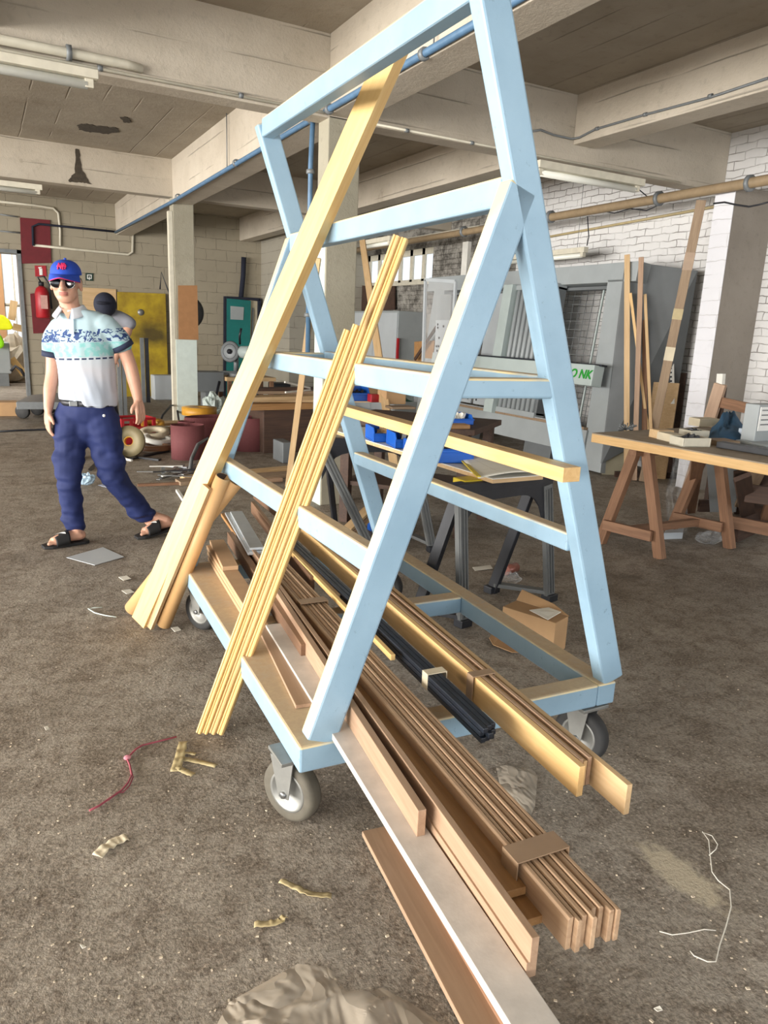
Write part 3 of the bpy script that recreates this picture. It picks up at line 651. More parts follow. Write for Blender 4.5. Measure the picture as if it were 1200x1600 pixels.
# pipes and boards on the back wall
def bw(x, y, d=.0): return PY(x, y, YB-.03-d)
def bpanel(name, label, cat, pts, th, mat, d=.0, par=None):
    b = MB(); b.poly([PY(x, y, YB-.012-d) for x, y in pts], th, 0, (0, -1, 0)); o = build(b, name, mat, par, .002)
    return tag(o, label, cat) if label else o
bpanel('red_board', 'dark red board mounted high on the back wall', 'board', [(31, 340), (78, 344), (80, 411), (34, 412)], .02, darkred)
pipe('pipe', 'grey pipe bending down on the back wall above the fire point', 'pipe', [bw(x, y) for x, y in ((0, 315), (55, 321), (83, 325), (91, 333), (94, 360), (94, 384))], .02, offwhite)
pipe('pipe', 'dark blue pipe crossing the red board and running right', 'pipe', [bw(x, y, .03) for x, y in ((52, 384), (51, 354), (60, 350), (120, 356), (180, 362))], .02, navy)
pipe('pipe', 'long grey pipe below the red board with an upright end', 'pipe', [bw(x, y) for x, y in ((52, 383), (110, 389), (200, 398), (207, 394), (208, 358))], .022, offwhite)
pipe('pipe', 'thin dark pipe running to the red board from the left', 'pipe', [bw(x, y) for x, y in ((0, 335), (28, 339))], .012, greym)
pipe('pipe', 'thin lower pipe left of the red board', 'pipe', [bw(x, y) for x, y in ((0, 361), (31, 364))], .012, greym)
# fire point: sign, board, extinguisher, hydrant sign
s = bpanel('fire_sign', 'red square sign with a white extinguisher symbol', 'sign', [(54, 415), (72, 415), (73, 432), (55, 432)], .006, redm)
def sym(pts, th=.004, mat=whitem, d=.008, par=s): return bpanel('symbol', None, None, pts, th, mat, d, par)
sym([(61, 419.5), (66, 419.5), (66.5, 430), (61.8, 430)]); sym([(59.5, 417.4), (65, 416.8), (65, 418.6), (60.2, 419.6)])
s2 = bpanel('hydrant_sign', 'small dark green sign with a white hose symbol', 'sign', [(133.5, 426.5), (145.5, 427), (145.5, 439), (134, 438.5)], .006, plain('dark_green_sign', srgb(24, 52, 40), .5))
for pts in ([(136, 429), (143, 429.2), (143, 430.4), (136, 430.2)], [(136, 429), (137.2, 429), (137.4, 435.6), (136.2, 435.4)], [(142, 429.2), (143.2, 429.2), (143.2, 435.8), (142, 435.6)], [(136.2, 434.6), (139, 434.8), (139, 436), (136.2, 435.8)], [(139, 432), (140.2, 432), (140.2, 437.4), (139, 437.4)], [(140, 434.8), (143.2, 435), (143.2, 436), (140, 435.8)]):
    sym(pts, .004, whitem, .008, s2)
bpanel('red_board', 'dark red backing board behind the fire extinguisher', 'board', [(47, 459), (76, 456), (79, 520), (52, 521)], .02, darkred)
c = PY(68, 498, YB-.13); c = V3((c.x, c.y, PY(68, 497, YB-.13).z)); e = thing('fire_extinguisher', 'red fire extinguisher with black hose on the back wall', 'fire extinguisher', c)
h = PY(68, 447, YB-.13).z - c.z
build(MB().lathe([(0, 0), (.1, 0), (.115, .02), (.115, h*.78), (.09, h*.92), (.04, h), (0, h)], c, (0, 0, 1), 20), 'cylinder', redm, e)
build(MB().lathe([(.0, h), (.045, h), (.045, h+.07), (0, h+.07)], c, (0, 0, 1), 12), 'valve', blackp, e)
build(MB().tube([c+V3((0, -.02, h+.05)), c+V3((-.05, -.05, h+.14)), c+V3((.05, -.05, h+.16)), c+V3((.13, -.04, h+.02)), c+V3((.14, -.03, h*.3))], .016, 8), 'hose', blackp, e)
build(MB().box(c+V3((.02, -.116, h*.5)), (.11, .004, h*.42)), 'label', plain('extinguisher_label', srgb(196, 150, 140), .6), e)
# yellow steel door panel, pale board beside it, dark posts
def sooty():
    m, nt, b = newmat('sooty_yellow_paint'); k = N(nt); p = k.n('ShaderNodeNewGeometry').outputs['Position']; c = PY(240, 523, YB-.1)
    mp = k.n('ShaderNodeMapping'); k.put(mp.inputs[0], k.math3('SUBTRACT', p, tuple(c))); mp.inputs['Scale'].default_value = (2.0, 0, 3.6)
    ln = k.n('ShaderNodeVectorMath', operation='LENGTH'); k.put(ln.inputs[0], mp.outputs[0])
    d = k.m('ADD', ln.outputs['Value'], k.mul(k.noise(p, 4, 4), .9)); n = k.noise(p, 5, 5)
    col_ = k.mix(k.ramp(n, .35, .7), srgb(182, 156, 34), srgb(140, 114, 28)); col_ = k.mix(k.mul(k.ramp(d, 1.45, .75), .85), col_, srgb(52, 42, 26))
    k.put(b.inputs['Base Color'], col_); b.inputs['Roughness'].default_value = .6; return m
y = thing('yellow_panel', 'tall stained yellow panel standing against the back wall', 'panel', bw(222, 628))
bpanel('panel', None, None, [(183, 456), (258, 459), (263, 628), (186, 626)], .04, sooty(), .05, y)
build(MB().lathe([(0, 0), (.06, 0), (.06, .01), (0, .01)], PY(220, 488, YB-.1), (0, -1, 0), 12), 'round_plate', zinc, y)
bpanel('pale_board', 'pale board fixed on the back wall left of the yellow panel', 'board', [(128, 449), (181, 452), (182, 500), (130, 500)], .02, pale, .0)
for i, (xa, xb) in enumerate(((220, 224), (226, 231))):
    g = G(xb, 660); g.y = 13.6; g.x = PY(xb, 600, 13.6).x
    tag(build(MB().b2(g.x-.03, g.x+.03, g.y-.03, g.y+.03, 0, PY(xb, 528, 13.6).z), 'post', [greym, blackp][i]), ['grey', 'dark'][i]+' metal post in front of the yellow panel', 'post')
for i, x in enumerate((187, 194)):
    g = PY(x, 600, 11.5); tag(build(MB().b2(g.x-.025, g.x+.025, 11.47, 11.53, 0, PY(x, 545, 11.5).z), 'post', [MAT['greym'], mgreyd][i]), ['slim grey upright just right of the walking man', 'second slim upright beside the walking man'][i], 'post')
# black cable reel and wire behind the second column
c = PY(293, 488, 12.5); tag(build(MB().lathe([(.0, -.04), (.22, -.05), (.27, 0), (.22, .05), (0, .04)], c, (0, -1, 0), 28), 'cable_reel', rubberd), 'round black reel hanging behind the second column', 'reel')
pipe('wire', 'black wire hanging in a loop above the black reel', 'wire', [PY(x, y, 12.6) for x, y in ((250, 452), (252, 425), (262, 452), (270, 470))], .012, blackp)
bpanel('sheet', None, None, [(0, 0)]*3, .001, card) if False else None
o = tag(build(MB().poly([PY(x, y, 10.285) for x, y in ((278, 446), (308, 446), (310, 531), (279, 530))], .006, 0, (0, -1, 0)), 'brown_sheet', sheetbrown), 'brown hardboard sheet fixed to the second column', 'sheet')
# teal door, ajar, with a small pane; bright gap beside it
td = thing('teal_door', 'teal door with a small window in the far back wall', 'door', PY(375, 600, YB-.2))
def tdp(pts, th, mat, d, name): return bpanel(name, None, None, pts, th, mat, d, td)
tdp([(353, 466), (391, 470), (388, 650), (352, 650)], .04, teal, .1, 'leaf')
tdp([(360, 478), (381, 480), (380, 500), (360, 499)], .008, mgrey, .142, 'pane')
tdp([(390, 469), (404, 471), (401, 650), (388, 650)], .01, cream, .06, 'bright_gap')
tdp([(349, 463), (353, 463), (352, 650), (348, 650)], .08, navy, .06, 'door_frame'); tdp([(353, 463), (405, 466), (405, 470), (353, 467)], .08, navy, .06, 'door_frame'); tdp([(402, 468), (406, 468), (403, 650), (400, 650)], .08, navy, .06, 'door_frame'); tdp([(394, 481), (396, 481), (394, 560), (392, 560)], .03, greym, .07, 'rail')
pipe('pipe', 'dark upright pipe in the corner above the teal door', 'pipe', [PY(x, y, YB-.1) for x, y in ((381, 402), (380, 430), (376, 470))], .05, navy)
# damaged patches of the concrete
ex = plain('exposed_concrete', srgb(70, 62, 52), .95, 0, .3, 30)
def rough_edge(pts):
    out = []
    for i, p in enumerate(pts):
        q = pts[(i+1) % len(pts)]
        for j in range(6):
            t = j/6; out.append((p[0]*(1-t)+q[0]*t+rnd.uniform(-1.3, 1.3), p[1]*(1-t)+q[1]*t+rnd.uniform(-.9, .9)))
    return out
def patch(label, pts, f, up):
    pts = rough_edge(pts); return tag(build(MB().poly([f(x, y) for x, y in pts], .004, 0, up), 'spalled_patch', ex), label, 'damage')
patch('spalled dark vertical gash in the second beam', [(118, 232), (124, 234), (126, 258), (134, 276), (143, 288), (128, 285), (106, 284), (116, 270)], lambda x, y: PY(x, y, 10.298), (0, -1, 0))
patch('dark oval broken patch in the ceiling at the left', [(121, 196), (130, 193), (158, 197), (184, 200), (186, 205), (170, 209), (140, 206), (124, 202)], lambda x, y: G(x, y, ZC-.002), (0, 0, -1))
patch('small dark broken patch in the ceiling near the oval one', [(186, 182), (200, 183), (206, 190), (196, 192)], lambda x, y: G(x, y, ZC-.002), (0, 0, -1))
# ------------------------------------------------------------ vertical panel saw against the right wall
MO = V3((5.76, 5.75, 0)); MW = V3((.115, 0, .9934)); MN = V3((-.9934, 0, .115)); MA = V3((0, 1, 0))
def MP(a, w, d=0): return MO + MA*a + MW*w + MN*d          # d = towards the hall
MM = Matrix((MA, MW, MN)).transposed()
ms = thing('panel_saw', 'big grey vertical panel saw leaning along the white brick wall', 'machine', MP(1.6, 0))
def mbx(name, a0, a1, w0, w1, d0, d1, mat, bev=.004, par=None): return build(MB().box(MP((a0+a1)/2, (w0+w1)/2, (d0+d1)/2), (a1-a0, w1-w0, d1-d0), MM), name, mat, par or ms, bev)
mbx('top_beam', 0, 4.1, 2.02, 2.22, -.28, 0, mgrey)
post = MB(); pr = [MP(0, -.0, 0), MP(.22, 0, 0), MP(.36, 2.02, 0), MP(.19, 2.02, 0)]
pr = [MP(-.035, .02, 0), MP(.27, .02, 0), MP(.40, 2.05, 0), MP(.18, 2.05, 0)]; post.poly(pr, -.22, 0, MN); build(post, 'end_post', mgrey, ms, .006)
side = MB(); side.poly([MP(.0, .35, -.02), MP(.185, 2.22, -.02), MP(.185, 2.22, -.0), MP(0, .35, 0)], .001, 0, MA)
a_, b_, c_, d_ = MP(.185, 2.23, 0), V3((6.5, 5.42, 2.13)), V3((6.5, 5.48, .55)), MP(-.03, .12, 0)
side = MB(); side.poly([a_, b_, c_, d_], .02, 0, (0, 1, 0)); build(side, 'side_cheek', mgreyd, ms, .004)
mbx('left_post', 3.62, 3.9, .02, 2.05, -.22, 0, mgrey)
mbx('bottom_beam', .25, 3.7, .18, .44, -.1, .03, mgrey); mbx('sill', .27, 3.6, .44, .47, -.12, .06, greywood); 
mbx('sill_rail', .5, 3.6, .47, .485, .02, .04, alu); mbx('inner_track', .4, 3.62, 1.975, 2.01, -.2, -.12, mgreyd); mbx('foot', .9, 1.4, 0, .2, -.3, -.1, mgreyd); mbx('foot', 2.6, 3.0, 0, .2, -.3, -.1, mgreyd)
# mesh backing
wires = MB()
for i in range(30): wires.tube([MP(.45+i*.107, .47, -.2), MP(.45+i*.107, 2.0, -.2)], .003, 4)
for j in range(16): wires.tube([MP(.42, .5+j*.095, -.2), MP(3.6, .5+j*.095, -.2)], .003, 4)
tag(build(wires, 'wire_grid', greym, ms), None, None, None, 'stuff')
mbx('mullion', .60, .62, .47, 2.0, -.19, -.17, mlight, .002)
for i, (a0, a1) in enumerate(((2.72, 3.13), (2.16, 2.66))):
    p = mbx('light_panel', a0, a1, .50, 1.99, -.16, -.13, mpanel)
    for a in (a0+.07, a1-.07):
        for w_ in (.56, .93, 1.12, 1.92): build(MB().lathe([(0, 0), (.014, 0), (.014, .006), (0, .006)], MP(a, w_, -.13), MN, 8), 'screw', blackp, p)
mbx('dark_gap', 2.66, 2.72, .5, 1.99, -.19, -.17, blackp, 0)
# saw carriage: post with ribbed cover, cross beam with lettering
ca = mbx('carriage_post', 1.88, 2.06, .44, 2.03, -.06, .12, mlight)
rib = mbx('ribbed_cover', 1.13, 1.88, .5, 2.0, -.1, .03, mgreyd)
for i in range(8): build(MB().tube([MP(1.20+i*.09, .53, .035), MP(1.20+i*.09, 1.97, .035)], .028, 10), 'rib', mgrey, rib)
mbx('ribbed_cover_frame', 1.13, 1.88, 1.97, 2.03, -.1, .06, mgrey); mbx('ribbed_cover_frame', 1.13, 1.88, .46, .53, -.1, .06, mgrey)
def mpa(x, y, d): q = PL(x, y, MO+MN*d, MN) - MO; return q.y, q.dot(MW)
ba, bw1 = mpa(929, 571, .27); bw0 = mpa(929, 604, .27)[1]
sb = mbx('saw_beam', ba+.02, 3.3, bw0+.005, bw1, .12, .24, mlight, .008)
mbx('beam_rail', ba-.03, 3.3, bw1, bw1+.02, .12, .2, blackm, .002, sb)
mbx('beam_box', ba, ba+.7, bw0, bw1+.005, .12, .27, mlight, .008, sb)
lab = mbx('label', 2.42, 2.62, bw0+.02, bw1-.02, .241, .244, whitem, 0, sb); mbx('label_mark', 2.43, 2.5, bw0+.03, bw1-.03, .244, .246, blackp, 0, sb); mbx('label_mark', 2.54, 2.60, bw0+.03, bw1-.03, .244, .246, amber, 0, sb)
def text(body, name, p, ex, ey, size, mat, par=None, shear=.25, ext=.002):
    cu = bpy.data.curves.new(name, 'FONT'); cu.body = body; cu.size = size; cu.extrude = ext; cu.shear = shear; cu.offset = size*.03; cu.align_x = 'RIGHT'
    tmp = bpy.data.objects.new('t', cu); col.objects.link(tmp); dg = bpy.context.evaluated_depsgraph_get(); dg.update()
    me = bpy.data.meshes.new_from_object(tmp.evaluated_get(dg)); bpy.data.objects.remove(tmp); me.materials.clear(); me.materials.append(mat)
    o = bpy.data.objects.new(name, me); col.objects.link(o); ex = V3(ex).normalized(); ey = V3(ey).normalized(); ez = ex.cross(ey)
    M = Matrix((ex, ey, ez)).transposed().to_4x4(); M.translation = V3(p) - (wloc(par) if par else V3((0, 0, 0)))
    if par: o.parent = par
    o.matrix_basis = M; return o
ta, tw = mpa(923, 591, .27); text('MO NK', 'lettering', MP(ta, tw-.008, .274), -MA, MW, .128, greenl, sb)
# ------------------------------------------------------------ boards leaning on the saw and the wall
def leanbar(name, label, cat, foot, top, w, h, mat, n=(-1, -.3, 0), grp=None):
    return tag(plank(name, foot, top, w, h, mat, n), label, cat, grp)
leanbar('slat', 'tallest pale slat leaning on the right end of the panel saw', 'slat', G(979, 752)+V3((0, 0, .01)), PX(980, 398, 5.98), .055, .02, pale, (-.8, -.6, 0), 'slats leaning by the panel saw')
leanbar('slat', 'second tallest slat, just right of the tallest one', 'slat', G(991, 752)+V3((0, 0, .01)), PX(1002, 402, 6.02), .05, .02, oak, (-.8, -.6, 0), 'slats leaning by the panel saw')
leanbar('slat', 'orange slat crossing diagonally between the pale slats', 'slat', G(1022, 752)+V3((0, 0, .01)), PX(985, 458, 5.95), .028, .02, pine, (-.8, -.6, 0), 'slats leaning by the panel saw')
leanbar('slat', 'short slat furthest right of those at the panel saw', 'slat', G(1021, 762)+V3((0, 0, .01)), PX(1008, 460, 6.05), .03, .02, pale, (-.8, -.6, 0), 'slats leaning by the panel saw')
leanbar('slat', 'brown slat behind the others at the end of the saw', 'slat', G(1006, 752)+V3((0, 0, .01)), PX(1008, 500, 6.1), .05, .02, oldwood, (-.8, -.6, 0), 'slats leaning by the panel saw')
lm = leanbar('moulded_board', 'long grey-brown moulded board wrapped in tape, leaning up to the brown pipe', 'board', G(1000, 758)+V3((.15, .1, .01)), PX(1096, 313, 6.0), .085, .03, greywood, (-.8, -.6, 0))
tp0 = [PX(x, y, 6.04) for x, y in ((1042, 522), (1052, 480), (1036, 548))]
LL = [v.co.x for v in lm.data.vertices]; L2 = max(LL)
for f, ln, mt in ((.12, .10, tapem), (-.02, .13, cream), (.30, .16, btape)):
    t = MB(); t.bar((f*2*L2-ln/2, 0, 0), (f*2*L2+ln/2, 0, 0), .089, .034); t = build(t, 'tape_wrap', mt, None, 0, 0, (0, 0, 0)); t.parent = lm
def leansheet(name, label, cat, pts, th, mat, up=(-1, -.4, 0)):
    b = MB(); b.poly(pts, th, 0, up); return tag(build(b, name, mat, None, .002), label, cat)
def quad(b0, b1, top, lean):
    b0 = V3(b0); b1 = V3(b1); return [b0, b1, b1+V3(lean)+V3((0, 0, top)), b0+V3(lean)+V3((0, 0, top))]
leansheet('panel', 'grey-green panel leaning behind the left end of the table', 'panel', quad(G(941, 741), G(974, 742), .74, (.08, .05, 0)), .02, plain('greenish_board', srgb(158, 152, 130), .7, 0, .05))
leansheet('panel', 'tall brown panel behind the grey-green panel', 'panel', quad(G(945, 738)+V3((.2, .1, 0)), G(985, 738)+V3((.2, .1, 0)), 1.25, (.1, .06, 0)), .02, plain('dark_hardboard', srgb(96, 80, 66), .8, 0, .1))
leansheet('panel', 'tan board leaning on the wall beside the pilaster', 'panel', quad(G(1003, 744)+V3((-.06, -.04, 0)), G(1042, 747)+V3((-.06, -.04, 0)), 1.0, (.10, .07, 0)), .02, MAT['pale'])
leansheet('panel', 'dark board leaning behind the tan board', 'panel', quad(G(1012, 742)+V3((.08, .05, 0)), G(1050, 744)+V3((.08, .05, 0)), 1.1, (.02, .02, 0)), .02, darkwood)
a = PX(1050, 566, 6.4); b = PX(1053, 616, 6.35)
rl = leanbar('striped_strip', 'narrow black and white toothed strip against the wall', 'strip', V3((b.x, b.y, b.z-.1)), a, .04, .01, white, (-.8, -.6, 0))
for i in range(9):
    t = MB(); t.box((-.16+i*.045, .012, .006), (.018, .02, .004)); t = build(t, 'tooth_mark', blackp, None, 0, 0, (0, 0, 0)); t.parent = rl
# ------------------------------------------------------------ trestle table at the right
TK = G(925, 676, .80); TK.z = 0
TA1 = V3((.075, -.997, 0)).normalized(); TA2 = V3((.997, .075, 0)).normalized()
TH = .80
tt = thing('trestle_table', 'worn wooden trestle table with a light edge at the right', 'table', TK + TA1*1.0 + TA2*.4)
def tabp(a, b, z): return TK + TA1*a + TA2*b + V3((0, 0, z))
TBM = Matrix((TA1, TA2, V3((0, 0, 1)))).transposed()
tm = plain('dusty_table_top', srgb(150, 136, 118), .8, 0, .14, 9)
build(MB().box(tabp(1.1, .62, TH-.004), (2.2, 1.24, .008), TBM), 'table_top', tm, tt, .001)
plank('edge_board', tabp(0, .015, TH-.035), tabp(2.2, .015, TH-.035), .03, .055, wood('raw_edge_wood', srgb(220, 184, 130), srgb(190, 148, 92), .6), (0, 0, 1), tt)
build(MB().box(tabp(1.1, .635, TH-.03), (2.2, 1.2, .044), TBM), 'under_board', greywood, tt, .001)
zt = TH-.055
def trestle(label, f0, f1, depth, span):
    """f0,f1 feet of the near A-frame on the floor; depth vector to the other A-frame"""
    f0 = V3(f0); f1 = V3(f1); dv = V3(depth); ap = (f0+f1)/2 + V3((0, 0, zt)); t = thing('trestle', label, 'trestle', (f0+f1)/2 + dv/2, 'wooden trestles under the table')
    w = (f1-f0).normalized(); n = dv.normalized()
    for o in (V3((0, 0, 0)), dv):
        plank('leg', f0+o, ap+o-w*.03, .075, .045, oldwood, n, t, None, .003); plank('leg', f1+o, ap+o+w*.03, .075, .045, oldwood, n, t, None, .003)
        q = .2; plank('crossbar', f0.lerp(ap, q)+o-n*.045, f1.lerp(ap, q)+o-n*.045, .07, .03, oldwood, n, t)
    plank('top_rail', ap-n*.08-V3((0, 0, .04)), ap+dv+n*.08-V3((0, 0, .04)), .06, .08, oldwood, (0, 0, 1), t)
    m0 = f0.lerp(ap, .2).lerp(f1.lerp(ap, .2), .5); plank('stretcher', m0, m0+dv, .05, .05, oldwood, (0, 0, 1), t)
    return t
trestle('red-brown trestle under the left end of the table', G(938, 848), G(1031, 873), G(1140, 857)-G(1031, 873), .4)
# ---- things on the table
def tz(x, y): return G(x, y, TH+.001)
def tbox_px(name, label, cat, x0, x1, yb, h, dep, mat, rot=0, lid=False, inner=None, grp=None):
    a = tz(x0, yb); b = tz(x1, yb); w_ = (b-a).length; d = (b-a).normalized(); d = Matrix.Rotation(R(rot), 3, 'Z') @ d; n = V3((-d.y, d.x, 0)); c = (a+b)/2 + n*dep/2
    M = Matrix((d, n, V3((0, 0, 1)))).transposed(); mb = MB()
    if inner is None: mb.box(c+V3((0, 0, h/2)), (w_, dep, h), M)
    else:
        t = .012; mb.box(c+V3((0, 0, t/2)), (w_, dep, t), M)
        for sx in (-1, 1): mb.box(c+d*(sx*(w_/2-t/2))+V3((0, 0, h/2)), (t, dep, h), M); mb.box(c+n*(sx*(dep/2-t/2))+V3((0, 0, h/2)), (w_-2*t, t, h), M)
    o = tag(build(mb, name, mat, None, .004), label, cat, grp)
    if inner is not None:
        k = MB()
        for i in range(10): k.box(c + d*((w_*.5-.045)*(rnd.random()*2-1)) + n*((dep*.5-.04)*(rnd.random()*2-1)) + V3((0, 0, h*(.55+.4*rnd.random()))), (.05, .025, .018), Matrix.Rotation(rnd.random()*6, 3, V3((rnd.random(), rnd.random(), 1))))
        tag(build(k, 'contents', inner, o), None, None, None, 'stuff')
    return o
tbox_px('wood_block', 'tan wood block on the table at its left', 'block', 1028, 1052, 686, .055, .1, pale)
tbox_px('cream_box', 'closed cream box between the tan block and the open cream tray', 'box', 1050, 1070, 692, .05, .16, cream)
tbox_px('cream_tray', 'cream open tray of dark parts nearest the table edge', 'tray', 1066, 1110, 699, .055, .13, offwhite, 0, False, blackp)
tbox_px('cream_tray', 'cream open tray of black pieces behind the front tray', 'tray', 1078, 1108, 685, .05, .12, offwhite, 0, False, blackp)
tbox_px('cream_box', 'long beige box at the back of the table', 'box', 1092, 1124, 667, .06, .12, cream)
tbox_px('plank_offcut', 'short grey-brown plank lying under the blue cloth edge', 'offcut', 1122, 1156, 697, .03, .14, greywood)
tbox_px('white_box', 'small pale blue box right of the blue cloth', 'box', 1160, 1183, 688, .075, .05, plain('pale_blue_card', srgb(196, 208, 222), .6))
tag(plank('black_bar', tz(1124, 699)+V3((0, 0, .02)), tz(1215, 714)+V3((0, 0, .02)), .07, .035, blackp, (0, 0, 1)), 'long black bar on the table in front', 'bar')
gc = thing('grey_case', 'grey case with a white paper label, right end of table', 'case', tz(1205, 694))
cc = tz(1212, 696); build(MB().box(cc+V3((0, 0.05, .01)), (.36, .22, .02)).box(cc+V3((.02, .12, .13)), (.28, .1, .24)), 'case_body', mgrey, gc, .006)
build(MB().box(cc+V3((-.01, .066, .16)), (.2, .004, .15)), 'label', whitem, gc)
for i in range(4): build(MB().box(cc+V3((-.03, .063, .215-i*.03)), (.13, .002, .008)), 'print_line', greym, gc)
cb = tbox_px('open_carton', 'open carton with a dark inside, lid raised, on the table', 'carton', 1150, 1182, 674, .04, .16, card, 0, False, blackp)
q = tz(1176, 672); fl = MB(); fl.poly([q, q+V3((.02, -.22, 0)), q+V3((.1, -.22, .18)), q+V3((.06, -.08, .2))], .006, 0, (1, 0, .2)); build(fl, 'raised_flap', plain('dark_lined_card', srgb(92, 80, 76), .7), cb)
tbox_px('blue_box', 'blue box at the far right edge behind the carton', 'box', 1191, 1215, 660, .14, .1, bluebin)
# blue cloth heap
def cloth(name, label, cat, pts, ht, mat, seed, nu=26, px=True):
    """crumpled cloth over the quad pts with a height function"""
    p = [V3(x) for x in pts]
    def f(u, v):
        q = p[0].lerp(p[1], u).lerp(p[3].lerp(p[2], u), v); e = (math.sin(math.pi*u)*math.sin(math.pi*v))**.6
        nz = noise.noise(V3((u*4.5+seed, v*4.5, 0)))*.5 + noise.noise(V3((u*11+seed, v*11, 3)))*.2
        return q + V3((.03*noise.noise(V3((u*3, v*3, seed))), .03*noise.noise(V3((u*3, v*3, seed+9))), .006 + ht(u, v)*e*(1+nz)))
    b = MB(); b.grid(f, nu, nu); return tag(build(b, name, mat, None, 0, .004, None, False), label, cat)
cloth('blue_cloth', 'crumpled blue cloth lying on the table', 'cloth', [tz(1104, 690), tz(1172, 691), tz(1152, 664), tz(1112, 668)], lambda u, v: .05+.11*math.exp(-((u-.62)**2+(v-.7)**2)*7), tealcloth, 3)
bt = MB()
for i in range(22): 
    p = tz(978, 672); a = rnd.random()*6.28; bt.tube([p, p+V3((.07*math.cos(a), .07*math.sin(a), .01+.04*rnd.random()))], .004, 5)
tag(build(bt, 'wire_tuft', greym), 'small grey tuft of wire on the left corner of the table', 'wire')
# wooden stand behind the table
es = thing('wooden_stand', 'wooden stand with a red-brown cross board behind the table', 'stand', G(1105, 760))
pa, pb = PX(1126, 600, 5.7), PX(1105, 668, 5.7); dd = (pb-pa).normalized(); ft = pb + dd*((.0-pb.z)/dd.z)
plank('leaning_post', ft, pa, .1, .05, pine if False else oak, (-1, -.3, 0), es); plank('upright', PX(1131, 605, 5.8)*1, V3((PX(1131, 605, 5.8).x, PX(1131, 605, 5.8).y, 0)), .04, .04, darkwood, (-1, 0, 0), es)
plank('cross_board', PX(1124, 628, 5.72), PX(1215, 648, 5.72), .09, .03, oldwood, (-1, 0, 0), es)
build(MB().bar(PX(1127, 584, 5.72), PX(1125, 607, 5.72), .06, .04, (-1, 0, 0)), 'white_end', white, es)
# dark pallet and frame jumble under the table
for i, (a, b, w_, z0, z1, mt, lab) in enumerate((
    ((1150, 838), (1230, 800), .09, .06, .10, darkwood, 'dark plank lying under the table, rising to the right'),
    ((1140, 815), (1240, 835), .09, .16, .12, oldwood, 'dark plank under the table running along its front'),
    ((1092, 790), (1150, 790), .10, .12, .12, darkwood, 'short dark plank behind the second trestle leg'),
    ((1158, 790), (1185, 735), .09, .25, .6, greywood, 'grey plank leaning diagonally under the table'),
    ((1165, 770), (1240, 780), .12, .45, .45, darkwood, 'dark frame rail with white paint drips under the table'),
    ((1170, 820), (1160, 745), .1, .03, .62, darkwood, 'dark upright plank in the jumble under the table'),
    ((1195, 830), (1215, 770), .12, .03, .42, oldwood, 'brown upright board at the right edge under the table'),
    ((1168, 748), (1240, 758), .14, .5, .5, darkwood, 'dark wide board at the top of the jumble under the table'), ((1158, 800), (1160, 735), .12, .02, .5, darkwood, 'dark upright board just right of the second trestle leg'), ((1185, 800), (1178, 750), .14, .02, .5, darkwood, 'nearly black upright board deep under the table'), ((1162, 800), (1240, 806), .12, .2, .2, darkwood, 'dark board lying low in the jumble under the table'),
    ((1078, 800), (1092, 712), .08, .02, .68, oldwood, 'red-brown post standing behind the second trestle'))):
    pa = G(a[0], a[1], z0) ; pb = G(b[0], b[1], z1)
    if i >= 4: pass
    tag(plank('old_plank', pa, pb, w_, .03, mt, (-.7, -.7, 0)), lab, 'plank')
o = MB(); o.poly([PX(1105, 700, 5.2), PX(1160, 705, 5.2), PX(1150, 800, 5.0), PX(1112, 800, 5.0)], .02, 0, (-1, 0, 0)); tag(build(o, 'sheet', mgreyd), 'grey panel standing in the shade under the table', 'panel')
o = MB(); q = [G(1036, 843), G(1066, 842), G(1066, 832), G(1040, 834)]; o.poly(q, .05); tag(build(o, 'white_block', mpanel, None, .003), 'white block lying on the floor below the table', 'block')
def crumple(name, label, cat, c, r, mat, seed, sq=.6, n=(22, 12)):
    b = MB(); b.ell(c + V3((0, 0, r[2]*.8)), r, None, n[0], n[1])
    for i, v in enumerate(b.v):
        d = (v-c); k = noise.noise(d*(4/max(r[0], r[1]))+V3((seed, 0, 0)))*.35 + noise.noise(d*(9/max(r[0], r[1]))+V3((0, seed, 0)))*.2
        b.v[i] = c + d*(1+k); b.v[i].z = max(b.v[i].z, .003)
    b.sm = [False]*len(b.sm); return tag(build(b, name, mat), label, cat)
crumple('plastic_wrap', 'crumpled clear plastic on the floor by the second trestle', 'plastic', G(1108, 848), (.11, .07, .045), clearf, 5)
fm = MB(); pp = [(1050, 706), (1084, 712), (1076, 760), (1062, 838), (1036, 832), (1040, 770)]
fm.grid(lambda u, v: PX(1050+34*u-14*v+3*math.sin(v*9), 706+128*v+4*u, 4.6+.08*noise.noise(V3((u*5, v*7, 2)))+.05*math.sin(u*14)), 22, 30); tag(build(fm, 'hanging_film', clearf, None, 0, 0, None, False), 'clear plastic film hanging down under the table', 'plastic')
